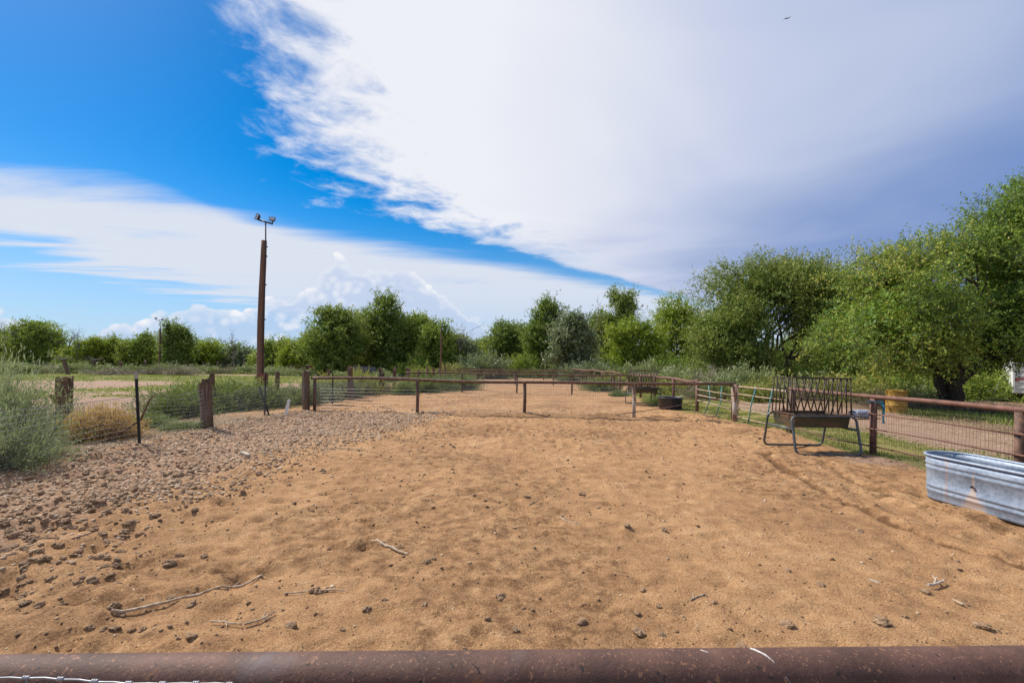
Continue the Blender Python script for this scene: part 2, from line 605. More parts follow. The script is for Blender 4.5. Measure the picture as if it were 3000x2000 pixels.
M['rubber'] = noisy('black rubber', [(0.3, (.016, .021, .034)), (0.7, (.032, .040, .060))], 6, 0.42, 0.2)
M['barrel'] = noisy('faded yellow steel drum', [(0.28, (.12, .05, .015)), (0.42, (.30, .165, .02)), (0.7, (.42, .25, .035))], 4, 0.55, 0.1, 0.1)
M['white'] = noisy('chalky white paint', [(0.3, (.58, .58, .58)), (0.7, (.78, .78, .77))], 3, 0.6, 0.05)
M['red'] = noisy('dull red stripe', [(0.3, (.25, .03, .03)), (0.7, (.4, .06, .05))], 6, 0.6, 0)
M['cloth'] = noisy('teal blue webbing', [(0.3, (.01, .17, .28)), (0.7, (.03, .34, .46))], 20, 0.8, 0.2)
M['tarp'] = noisy('blue and white woven tarp', [(0.36, (.06, .08, .14)), (0.5, (.24, .28, .36)), (0.62, (.62, .64, .68))], 14, 0.7, 0.5, 0, (1, 3, 3))
M['stick'] = noisy('bleached dry stalk', [(0.3, (.14, .09, .055)), (0.45, (.36, .26, .165)), (0.6, (.50, .39, .27)), (0.8, (.62, .52, .39))], 22, 0.85, 0.8, bscale=60, dist=0.003)
M['palewood'] = noisy('split pale timber', [(0.3, (.32, .24, .17)), (0.7, (.6, .52, .42))], 9, 0.85, 0.5, 0, (3, 3, .6))
M['bark'] = noisy('dark furrowed bark', [(0.3, (.018, .013, .010)), (0.55, (.06, .042, .03)), (0.8, (.13, .095, .07))], 5, 0.95, 1.0, 0, (3, 3, .7), bscale=12, dist=0.03)
M['twig'] = noisy('dead grey twigs', [(0.3, (.09, .07, .06)), (0.7, (.26, .22, .19))], 5, 0.9, 0)
M['sheet'] = noisy('rusted sheet iron', [(0.3, (.10, .03, .02)), (0.6, (.22, .075, .045)), (0.8, (.30, .14, .09))], 2.0, 0.75, 0.2, 0.1)
M['greyboard'] = noisy('grey weathered boards', [(0.3, (.07, .065, .07)), (0.7, (.19, .175, .17))], 2.0, 0.85, 0.2)
M['bird'] = noisy('dark feathers', [(0.3, (.02, .018, .018)), (0.7, (.06, .05, .05))], 9, 0.8, 0)
M['clod'] = noisy('dried dung clod', [(0.25, (.15, .085, .044)), (0.5, (.32, .20, .11)), (0.75, (.47, .33, .20))], 1.3, 0.95, 0.5, bscale=6, dist=0.10)


def clod_field_mat():
    m, q, b, out = new_mat('small dung clods')
    a = q.n('ShaderNodeAttribute', attribute_name='lv')
    g = q.n('ShaderNodeNewGeometry')
    n = q.noise(g.outputs['Position'], 22, 4, 0.6)
    v = q.m('ADD', q.m('MULTIPLY', a.outputs['Fac'], 0.75), q.m('MULTIPLY', q.m('SUBTRACT', n, 0.5), 0.7))
    q.put(b.inputs['Base Color'], q.ramp(v, [(0.05, (.10, .056, .029)), (0.35, (.27, .168, .092)), (0.62, (.46, .325, .205)), (0.8, (.56, .425, .29)), (1.0, (.62, .52, .40))]))  # dung tones, lifted to carry pale lens-flare haze
    b.inputs['Roughness'].default_value = 0.95
    bp = q.n('ShaderNodeBump')
    bp.inputs['Strength'].default_value = 0.5
    bp.inputs['Distance'].default_value = 0.005
    q.put(bp.inputs['Height'], q.noise(g.outputs['Position'], 70, 4, 0.6))
    q.t.links.new(bp.outputs[0], b.inputs['Normal'])
    return m


M['clods'] = clod_field_mat()

M['leaf_olive'] = leafmat('olive elm leaves', [(0.0, (0.050, 0.088, 0.021)), (0.35, (0.112, 0.177, 0.035)), (0.65, (0.195, 0.260, 0.050)), (0.88, (0.307, 0.330, 0.071)), (1.0, (0.543, 0.484, 0.118))], 0.28)
M['leaf_elm'] = leafmat('fresh elm leaves', [(0.0, (0.047, 0.100, 0.017)), (0.35, (0.112, 0.206, 0.031)), (0.65, (0.201, 0.313, 0.042)), (0.88, (0.319, 0.389, 0.059)), (1.0, (0.590, 0.519, 0.106))], 0.3)
M['leaf_deep'] = leafmat('deep green leaves', [(0.0, (0.033, 0.068, 0.017)), (0.35, (0.088, 0.153, 0.031)), (0.65, (0.171, 0.242, 0.045)), (0.9, (0.295, 0.342, 0.071)), (1.0, (0.425, 0.437, 0.106))], 0.34)
M['leaf_bright'] = leafmat('bright yellow-green leaves', [(0.0, (.070, .120, .014)), (0.35, (.170, .250, .022)), (0.65, (.270, .350, .034)), (1.0, (.44, .46, .07))], 0.38)
M['leaf_hedge'] = leafmat('mixed hedge leaves', [(0.0, (0.053, 0.100, 0.021)), (0.35, (0.136, 0.212, 0.035)), (0.65, (0.236, 0.319, 0.053)), (0.9, (0.378, 0.425, 0.083)), (1.0, (0.496, 0.507, 0.118))], 0.36)
M['leaf_grey'] = leafmat('grey-green leaves', [(0.0, (.060, .082, .040)), (0.4, (.130, .165, .082)), (0.75, (.225, .265, .14)), (1.0, (.36, .40, .23))], 0.2)
M['leaf_sage'] = leafmat('feathery sage-green foliage', [(0.0, (.080, .100, .040)), (0.4, (.175, .205, .085)), (0.75, (.29, .32, .145)), (1.0, (.44, .47, .26))], 0.25)
M['leaf_silver'] = leafmat('silvery green foliage', [(0.0, (.12, .15, .075)), (0.4, (.25, .30, .15)), (0.75, (.38, .43, .24)), (1.0, (.55, .58, .38))], 0.3)
M['leaf_weed'] = leafmat('green weed foliage', [(0.0, (.055, .085, .026)), (0.4, (.115, .165, .045)), (0.75, (.20, .25, .075)), (1.0, (.33, .37, .14))], 0.25)
M['leaf_chamisa'] = leafmat('yellowing brush foliage', [(0.0, (0.094, 0.112, 0.033)), (0.4, (0.213, 0.231, 0.060)), (0.75, (0.375, 0.362, 0.094)), (1.0, (0.575, 0.500, 0.150))], 0.25)
M['leaf_dry'] = leafmat('dry brush', [(0.0, (0.098, 0.071, 0.048)), (0.4, (0.201, 0.155, 0.109)), (0.75, (0.299, 0.247, 0.172)), (1.0, (0.414, 0.356, 0.241))], 0.1)
M['leaf_tumble'] = leafmat('tan tumbleweed stems', [(0.0, (.36, .18, .065)), (0.5, (.62, .37, .15)), (1.0, (.78, .55, .28))], 0.3)
M['grass'] = leafmat('short grass', [(0.0, (0.061, 0.101, 0.020)), (0.4, (0.135, 0.203, 0.035)), (0.75, (0.243, 0.304, 0.054)), (1.0, (0.459, 0.432, 0.121))], 0.25)
M['lawn'] = leafmat('bright yard grass', [(0.0, (.10, .15, .02)), (0.4, (.20, .28, .035)), (0.75, (.32, .38, .055)), (1.0, (.46, .46, .11))], 0.3)  # brighter, yellower tone than the other grass
M['straw'] = leafmat('pale straw', [(0.0, (.26, .17, .08)), (0.5, (.46, .35, .19)), (1.0, (.66, .56, .38))], 0.1)


def ground_mat():
    m, q, b, out = new_mat('sandy ground')
    g = q.n('ShaderNodeNewGeometry')
    P = g.outputs['Position']
    za = q.n('ShaderNodeAttribute', attribute_name='zone')
    sp = q.n('ShaderNodeSeparateColor')
    q.put(sp.inputs[0], za.outputs['Color'])
    grass, pink, damp_dark = sp.outputs
    litter = za.outputs['Alpha']
    big = q.noise(P, 0.7, 5, 0.6, 0.4)
    mid = q.noise(P, 5.5, 6, 0.65, 0.2)
    fine = q.noise(P, 95.0, 4, 0.7)
    sand = q.ramp(q.m('ADD', q.m('MULTIPLY', big, 0.45), q.m('MULTIPLY', mid, 0.55)), [
        (0.31, (.195, .090, .036)), (0.42, (.345, .172, .072)), (0.53, (.495, .266, .117)), (0.66, (.63, .378, .190))])
    pk = q.ramp(mid, [(0.3, (.25, .155, .110)), (0.5, (.36, .235, .175)), (0.7, (.44, .305, .235))])
    c = q.mix(q.smooth(q.m('ADD', pink, q.m('MULTIPLY', q.m('SUBTRACT', mid, 0.5), 0.6)), 0.25, 0.75), sand, pk)
    lit = q.ramp(mid, [(0.3, (.085, .052, .032)), (0.5, (.19, .125, .075)), (0.7, (.33, .24, .15))])
    c = q.mix(q.smooth(q.m('ADD', litter, q.m('MULTIPLY', q.m('SUBTRACT', mid, 0.5), 0.7)), 0.3, 0.75), c, lit)
    gr = q.ramp(q.noise(P, 9.0, 5, 0.7), [(0.3, (.075, .11, .018)), (0.5, (.16, .195, .03)), (0.7, (.27, .275, .06))])
    gm = q.smooth(q.m('ADD', grass, q.m('MULTIPLY', q.m('SUBTRACT', q.noise(P, 2.2, 6, 0.7), 0.5), 1.1)), 0.34, 0.72)
    c = q.mix(q.m('MULTIPLY', gm, 0.85), c, gr)
    # grains, specks of dung, dark patches, damp soil among them
    c = q.mix(q.smooth(fine, 0.30, 0.72), q.mix(0.52, c, (.06, .03, .014, 1)), q.mix(0.22, c, (.75, .54, .32, 1)))
    dn = q.noise(P, 7.0, 6, 0.75, 0.3)
    dm = q.smooth(q.m('ADD', damp_dark, q.m('MULTIPLY', q.m('SUBTRACT', dn, 0.5), 1.5)), 0.38, 0.80)
    c = q.mix(q.m('MULTIPLY', dm, 0.74), c, (.085, .038, .016, 1))
    vs = q.n('ShaderNodeTexVoronoi')
    q.put(vs.inputs['Vector'], P)
    vs.inputs['Scale'].default_value = 26.0
    spk = q.m('MULTIPLY', q.smooth(vs.outputs['Distance'], 0.10, 0.22, 1.0, 0.0), q.smooth(q.noise(P, 2.0, 5, 0.7), 0.48, 0.62))
    c = q.mix(q.m('MULTIPLY', spk, 0.75), c, (.085, .05, .028, 1))
    q.put(b.inputs['Base Color'], c)
    b.inputs['Roughness'].default_value = 0.95
    b.inputs['Specular IOR Level'].default_value = 0.15
    bp = q.n('ShaderNodeBump')
    bp.inputs['Strength'].default_value = 0.9
    bp.inputs['Distance'].default_value = 0.03
    hh = q.m('ADD', q.m('MULTIPLY', q.noise(P, 30.0, 6, 0.7), 1.0), q.m('MULTIPLY', fine, 0.35))
    q.put(bp.inputs['Height'], hh)
    q.t.links.new(bp.outputs[0], b.inputs['Normal'])
    return m


# ------------------------------------------------------------------ ground


def axis(lo, hi, fine_lo, fine_hi, step, grow):
    a = list(np.arange(fine_lo, fine_hi, step))
    s, p = step, a[-1]
    while p < hi:
        s *= grow
        p += s
        a.append(p)
    s, p = step, a[0]
    pre = []
    while p > lo:
        s *= grow
        p -= s
        pre.append(p)
    return np.array(pre[::-1] + a)


def build_ground():
    xs = axis(-700, 700, -7.6, 7.6, 0.046, 1.06)
    ys = [-30.0, -12, -6, -3, -1.5, 0.0]
    p, s = 0.6, 0.022
    while p < 1500:
        ys.append(p)
        s = max(0.028, 0.0090 * p) if p < 60 else 0.03 * p
        p += s
    ys = np.array(ys)
    X, Y = np.meshgrid(xs, ys)
    Z = gh(X, Y)
    V = np.stack([X, Y, Z], -1).reshape(-1, 3)
    nx, ny = len(xs), len(ys)
    i = np.arange(nx * ny).reshape(ny, nx)
    Fq = np.stack([i[:-1, :-1], i[:-1, 1:], i[1:, 1:], i[1:, :-1]], -1).reshape(-1, 4)
    o = np_mesh('ground', V, Fq, ground_mat(), smooth=True)
    n1 = fbm(X * 0.25, Y * 0.18, 101, 3)
    n2 = fbm(X * 0.9, Y * 0.6, 111, 3)
    pen = sm(X, -7.6, -7.0) * (1 - sm(X, 6.9, 7.5 + 0 * X))
    grass = np.zeros_like(X)
    # right: green strip outside the fence, road, litter under the trees
    inpen = sm(X + 0.8 * n2, 5.6, 7.0)
    g_r = inpen * (1 - sm(X - 0.05 * (Y - 9) + 1.2 * n1 + 0.5 * n2, 8.6, 10.2)) * (1 - sm(Y, 26, 34)) * sm(Y, 5.5, 8)
    grass = np.maximum(grass, g_r * 0.85 * np.where(X < 6.9, sm(Y, 14.5, 17), 1.0))
    grass = np.maximum(grass, 0.5 * sm(X + n2, 13.0, 14.5) * (1 - sm(Y, 14, 16.5)) * sm(Y, 6, 9))
    # left: grass strips crossing the yard
    yard = 1 - sm(X, -10.5, -9.0)
    g_l = sm(Y + 4 * n1, 34, 36.5) * (1 - sm(Y + 5 * n1, 50, 56))
    tongue = np.exp(-((X + 22 - 0.25 * (Y - 28)) / 2.6) ** 2) * sm(Y, 20, 24) * (1 - sm(Y, 34, 40)) * (0.7 + n2)
    strip2 = np.exp(-((Y - 21 - 0.35 * (X + 20)) / 0.9) ** 2) * sm(-X, 12, 14) * (0.8 + 1.4 * n2)
    grass = np.maximum(grass, yard * np.clip(np.maximum(g_l * 1.25, np.maximum(tongue * 1.2, strip2)), 0, 1.25))
    grass = np.maximum(grass, 0.55 * sm(Y, 58, 66) * (0.8 + n2))
    grass = np.maximum(grass, 0.45 * sm(-X, 7.2, 7.8) * (1 - sm(-X, 9.5, 11.5)) * sm(Y, 9, 11) * (0.6 + 2 * n2))
    pink = np.maximum(1 - sm(X, -9.8, -8.8), sm(X, 8.5, 10.0))
    pink = np.maximum(pink, np.exp(-(((X - 6.9) / 1.0) ** 2 + ((Y - 8.3) / 0.6) ** 2)))
    pink = np.maximum(pink, 0.45 * sm(Y, 24, 40))
    pink = np.maximum(pink, 0.55 * bed(X, Y))  # pale lens-flare haze painted into the ground of the clod bed
    litter = np.maximum(0.9 * sm(X + n1, 12.4, 14.0) * sm(Y, 9, 12), 0.75 * sm(-X, 6.7, 7.3) * (1 - sm(-X, 8.6, 10.0)) * (1 - sm(Y, 11, 17)))
    litter = np.maximum(litter, 0.6 * sm(Y, 60, 70))
    d1 = pdist(X, Y, TRACK1) + 0.06 * fbm(X * 6, Y * 6, 52, 2)
    d2 = pdist(X, Y, TRACK2) + 0.06 * fbm(X * 6, Y * 6, 53, 2)
    damp_dark = np.maximum(1.0 * np.exp(-(d1 / 0.10) ** 2), 0.7 * np.exp(-(d2 / 0.09) ** 2))
    damp_dark = np.maximum(damp_dark, 0.75 * np.exp(-(((X - 6.2) / 1.2) ** 2 + ((Y - 8.9) / 0.9) ** 2)))  # broad darker ellipse around the near feeder's front legs
    damp_dark = np.maximum(damp_dark, 0.52 * np.exp(-(((X + 0.9) / 1.6) ** 2 + ((Y - 7.6) / 1.0) ** 2)))
    damp_dark = np.maximum(damp_dark, 0.55 * np.exp(-(((X - 1.8) / 4.5) ** 2 + ((Y - 11.6) / 2.0) ** 2)))
    damp_dark = np.maximum(damp_dark, 0.42 * np.exp(-(((X - 2.5) / 2.0) ** 2 + ((Y - 20.5) / 1.3) ** 2)))
    damp_dark = np.maximum(damp_dark, 0.7 * np.exp(-(((X - 5.35) / 0.25) ** 2 + ((Y - 5.2) / 0.8) ** 2)))
    damp_dark = np.maximum(damp_dark, np.clip(0.36 + 0.9 * fbm(X * 0.6, Y * 0.6, 121, 3), 0, 0.52) * pen * (1 - sm(Y, 25, 40)))
    damp_dark = np.clip(damp_dark - 0.3 * bed(X, Y), 0, 1)
    C = np.stack([np.clip(grass, 0, 1.25), np.clip(pink, 0, 1), np.clip(damp_dark, 0, 1), np.clip(litter, 0, 1)], -1).reshape(-1, 4)
    a = o.data.color_attributes.new('zone', 'FLOAT_COLOR', 'POINT')
    a.data.foreach_set('color', C.astype(np.float32).ravel())
    o['kind'] = 'structure'
    o['label'] = 'sandy corral floor with dirt yard, grass strips and track'
    return o


build_ground()
rng = np.random.default_rng(7)
random.seed(7)

# ------------------------------------------------------------------ plants


def norm(a):
    return a / np.maximum(np.linalg.norm(a, axis=-1, keepdims=True), 1e-9)


def leaf_quads(P, D, L, W, r):
    """rhombic leaves at P, pointing along D, length L, width W, random roll"""
    n = len(P)
    D = norm(D)
    t = norm(r.normal(size=(n, 3)))
    S = norm(np.cross(D, t))
    a = P
    b = P + D * (L * 0.5)[:, None] + S * (W * 0.5)[:, None]
    c = P + D * L[:, None]
    d = P + D * (L * 0.5)[:, None] - S * (W * 0.5)[:, None]
    V = np.stack([a, b, c, d], 1).reshape(-1, 3)
    return V, np.arange(4 * n).reshape(n, 4)


def n3(P, seed):
    return vn(P[:, 0] + 13.7 * np.floor(P[:, 2]), P[:, 1] + 7.1 * np.floor(P[:, 2]), seed) * (1 - (P[:, 2] % 1)) + \
        vn(P[:, 0] + 13.7 * (np.floor(P[:, 2]) + 1), P[:, 1] + 7.1 * (np.floor(P[:, 2]) + 1), seed) * (P[:, 2] % 1)


def gen_crown(r, lobes, ncl, twigs, leaves, L, W, twig_len, droop=0.0, gap=-0.12, gscale=0.9, shell=2.4, up=0.35):
    """leaf sprays spread through overlapping lobes: centre cloud points, leaf arrays"""
    vol = np.array([l[3] * l[4] * l[5] for l in lobes])
    pts, outs = [], []
    need = ncl
    while need > 0:
        k = max(need * 3, 64)
        li = r.choice(len(lobes), k, p=vol ** 0.62 / (vol ** 0.62).sum())
        lb = np.array(lobes)[li]
        d = norm(r.normal(size=(k, 3)))
        rad = r.random(k) ** (1 / shell)
        p = lb[:, :3] + d * rad[:, None] * lb[:, 3:6]
        ok = (n3(p * gscale, int(r.integers(1e6)) if False else 77) > gap) & (p[:, 2] > 0.25)
        p, d = p[ok][:need], d[ok][:need]
        pts.append(p)
        outs.append(d)
        need -= len(p)
    C = np.concatenate(pts)
    O = np.concatenate(outs)
    cen = C.mean(0)
    # twigs
    T0 = np.repeat(C, twigs, 0)
    TO = np.repeat(O, twigs, 0)
    n = len(T0)
    TD = norm(TO * 0.75 + r.normal(size=(n, 3)) * 0.75 + np.array([0, 0, up]))
    TL = twig_len * (0.55 + 0.9 * r.random(n))
    T0 = T0 + r.normal(size=(n, 3)) * twig_len * 0.22
    # leaves along twigs
    s = np.tile(np.linspace(0.12, 1.0, leaves), n) + r.normal(size=n * leaves) * 0.05
    B = np.repeat(T0, leaves, 0)
    D = np.repeat(TD, leaves, 0)
    LL = np.repeat(TL, leaves)
    P = B + D * (s * LL)[:, None]
    P[:, 2] -= droop * (s * LL) ** 2
    side = norm(np.cross(D, r.normal(size=D.shape)))
    LD = norm(D * 0.55 + side * 0.9 + r.normal(size=D.shape) * 0.25)
    m = len(P)
    l = L * (0.65 + 0.7 * r.random(m))
    w = W * (0.65 + 0.7 * r.random(m))
    V, Fq = leaf_quads(P, LD, l, w, r)
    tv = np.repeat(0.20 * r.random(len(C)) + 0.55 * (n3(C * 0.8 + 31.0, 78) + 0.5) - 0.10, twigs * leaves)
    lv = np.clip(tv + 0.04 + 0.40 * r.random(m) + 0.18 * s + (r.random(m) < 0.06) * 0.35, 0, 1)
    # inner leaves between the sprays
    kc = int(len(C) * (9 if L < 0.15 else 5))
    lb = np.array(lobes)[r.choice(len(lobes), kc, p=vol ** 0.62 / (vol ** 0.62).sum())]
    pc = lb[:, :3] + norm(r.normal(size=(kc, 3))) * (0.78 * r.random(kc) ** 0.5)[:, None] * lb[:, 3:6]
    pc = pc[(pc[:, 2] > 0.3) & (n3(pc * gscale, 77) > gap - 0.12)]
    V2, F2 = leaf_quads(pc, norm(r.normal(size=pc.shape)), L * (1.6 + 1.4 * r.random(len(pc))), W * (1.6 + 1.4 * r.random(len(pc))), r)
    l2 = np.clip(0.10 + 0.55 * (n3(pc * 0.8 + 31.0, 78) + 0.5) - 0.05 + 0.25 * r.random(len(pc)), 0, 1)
    Fq = np.concatenate([Fq, F2 + len(V)])
    V = np.concatenate([V, V2])
    lv = np.concatenate([lv, l2])
    return C, (T0, TD, TL), V, Fq, lv


def limbs(mb, r, base, C, trunk_r, fork, ngroups, stems=1, lean=0.0, sides=7, reach=0.82, sub=3):
    """trunk(s), boughs to clumps of spray points, branches to some of them"""
    base = Vector(base)
    cen = Vector(C.mean(0))
    idx = r.choice(len(C), min(ngroups, len(C)), replace=False)
    K = C[idx].copy()
    for _ in range(4):
        lab = np.argmin(((C[:, None] - K[None]) ** 2).sum(-1), 1)
        for k in range(len(K)):
            if (lab == k).any():
                K[k] = C[lab == k].mean(0)
    forks = []
    for s in range(stems):
        a = 2 * math.pi * (s + r.random()) / max(stems, 1)
        off = 0.0 if stems == 1 else trunk_r * 0.8
        b0 = base + Vector((math.cos(a) * off, math.sin(a) * off, -0.15))
        tgt = base + Vector((math.cos(a) * lean, math.sin(a) * lean, fork * (0.85 + 0.3 * r.random())))
        tr = trunk_r * (1.0 if stems == 1 else 0.62)
        pts = []
        for i in range(6):
            t = i / 5
            w = Vector(r.normal(size=3) * trunk_r * 0.25 * (0 < i < 5))
            pts.append(b0.lerp(tgt, t) + w + Vector((0, 0, 0)))
        mb.tube(pts, [tr * 1.45, tr * 1.05, tr * .95, tr * .88, tr * .8, tr * .72], 9)
        forks.append((tgt, tr * 0.72))
    for k in range(len(K)):
        end = Vector(K[k])
        f, fr = min(forks, key=lambda q_: (q_[0] - end).length * (0.7 + 0.6 * r.random()))
        end = f.lerp(end, reach)
        L = (end - f).length
        r0 = min(fr * 0.7, 0.03 + 0.028 * L)
        pts, rs = [], []
        for i in range(7):
            t = i / 6
            p = f.lerp(end, t) + Vector((0, 0, 0.10 * L * math.sin(math.pi * t))) + Vector(r.normal(size=3) * 0.035 * L * (0 < i < 6))
            pts.append(p)
            rs.append(r0 * (1 - 0.78 * t))
        mb.tube(pts, rs, sides, cap=False)
        mem = np.where(lab == k)[0]
        if len(mem):
            for j in r.choice(mem, min(len(mem), sub), replace=False):
                q0 = pts[int(r.integers(2, 6))]
                q1 = Vector(C[j])
                mid = q0.lerp(q1, 0.5) + Vector(r.normal(size=3) * 0.1 * (q1 - q0).length)
                mb.tube([q0, mid, q1], [r0 * 0.35, r0 * 0.22, 0.006], 4, cap=False)


def put_tree(name, label, loc, lobes, ncl, twigs, leaves, L, W, twig_len, mat, trunk_r, fork, seed, group=None, cat='tree',
             ngroups=9, stems=1, lean=0.0, sub=3, barktwig=False, **kw):
    r = np.random.default_rng(seed)
    t = thing(name, label, cat, loc, group)
    C, (T0, TD, TL), V, Fq, lv = gen_crown(r, lobes, ncl, twigs, leaves, L, W, twig_len, **kw)
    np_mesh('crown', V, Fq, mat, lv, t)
    mb = MB()
    limbs(mb, r, (0, 0, 0), C, trunk_r, fork, ngroups, stems, lean, sub=sub)
    me = bpy.data.meshes.new('trunk')
    me.from_pydata(mb.v, [], mb.f)
    me.polygons.foreach_set('use_smooth', [True] * len(me.polygons))
    me.materials.append(M['bark'])
    link('trunk', me, t)
    if barktwig:
        n = len(T0)
        S = norm(np.cross(TD, r.normal(size=(n, 3)))) * 0.006
        E = T0 + TD * TL[:, None]
        V2 = np.stack([T0 - S, T0 + S, E], 1).reshape(-1, 3)
        np_mesh('twigs', V2, np.arange(3 * n).reshape(n, 3), M['twig'], None, t)
    return t


def set_mat(tree, mat):
    for ch in COL.objects:
        if ch.parent == tree and ch.name.startswith(('crown', 'foliage')):
            ch.material_slots[0].link = 'OBJECT'
            ch.material_slots[0].material = mat


def base_loc(px, y):
    x = (px - 1500) * y / F
    return Vector((x, y, ghv(x, y) - 0.02))


def top_h(px, py, y):
    return at(px, py, y=y).z


def big_trees():
    # the spreading elm at the right, leaning over the fence
    b = base_loc(2800, 17.6)
    put_tree('elm_tree', 'large spreading elm with thick dark forked trunk beside the yellow drum', b,
             [(-1.2, 0.2, 4.0, 3.9, 3.4, 2.6), (-3.6, -0.4, 3.4, 2.2, 2.4, 1.9), (1.6, 0, 4.4, 3.2, 3.2, 2.5), (-0.4, -1.3, 3.0, 3.4, 1.9, 1.1),
              (0.6, 0.6, 5.4, 2.4, 2.4, 1.5), (-2.2, 0.3, 5.0, 1.7, 1.8, 1.2), (2.6, -1.2, 3.1, 1.8, 1.8, 1.2)],
             1150, 12, 13, 0.095, 0.042, 0.66, M['leaf_elm'], 0.40, 1.35, 11, ngroups=15, stems=3, lean=0.5, sub=6, barktwig=True, gap=-0.02, gscale=0.62, up=0.25, droop=0.12)
    b = base_loc(3120, 17.0)
    put_tree('elm_tree', 'tall elm rising at the right edge of the view behind the white trailer', b,
             [(0, 0, 5.2, 3.0, 3.0, 3.4), (-1.2, 0, 6.8, 1.9, 2.0, 1.8), (-1.4, -0.4, 4.0, 2.0, 2.2, 1.8), (0.0, 0, 7.6, 1.7, 1.6, 1.3)],
             640, 11, 12, 0.10, 0.044, 0.66, M['leaf_elm'], 0.26, 2.0, 12, ngroups=10, barktwig=True, gap=-0.05, gscale=0.65)
    # the darker olive elm behind it
    b = base_loc(2262, 33.0)
    put_tree('elm_tree', 'broad dark olive elm with several black trunks behind the near hay feeder', b,
             [(-1.0, 0, 6.6, 4.6, 4.0, 2.7), (2.8, 0, 6.6, 3.8, 3.6, 2.5), (-3.6, -0.8, 4.4, 2.4, 3.0, 2.6), (4.2, 0, 5.0, 2.8, 3.0, 2.6),
              (0.6, 0.3, 7.6, 4.0, 3.4, 1.6), (-4.4, -1.4, 2.6, 1.9, 1.8, 1.6), (-2.2, -1.2, 5.0, 2.8, 2.2, 2.0), (-5.2, -0.6, 3.6, 1.7, 1.8, 1.9), (-2.6, -1.8, 2.2, 2.0, 1.5, 1.2), (4.8, -0.8, 3.0, 1.9, 1.9, 1.8)],
             1150, 10, 11, 0.145, 0.066, 0.85, M['leaf_olive'], 0.34, 1.9, 21, ngroups=16, stems=4, lean=1.1, sub=5, gap=-0.12, gscale=0.5, up=0.3)


big_trees()


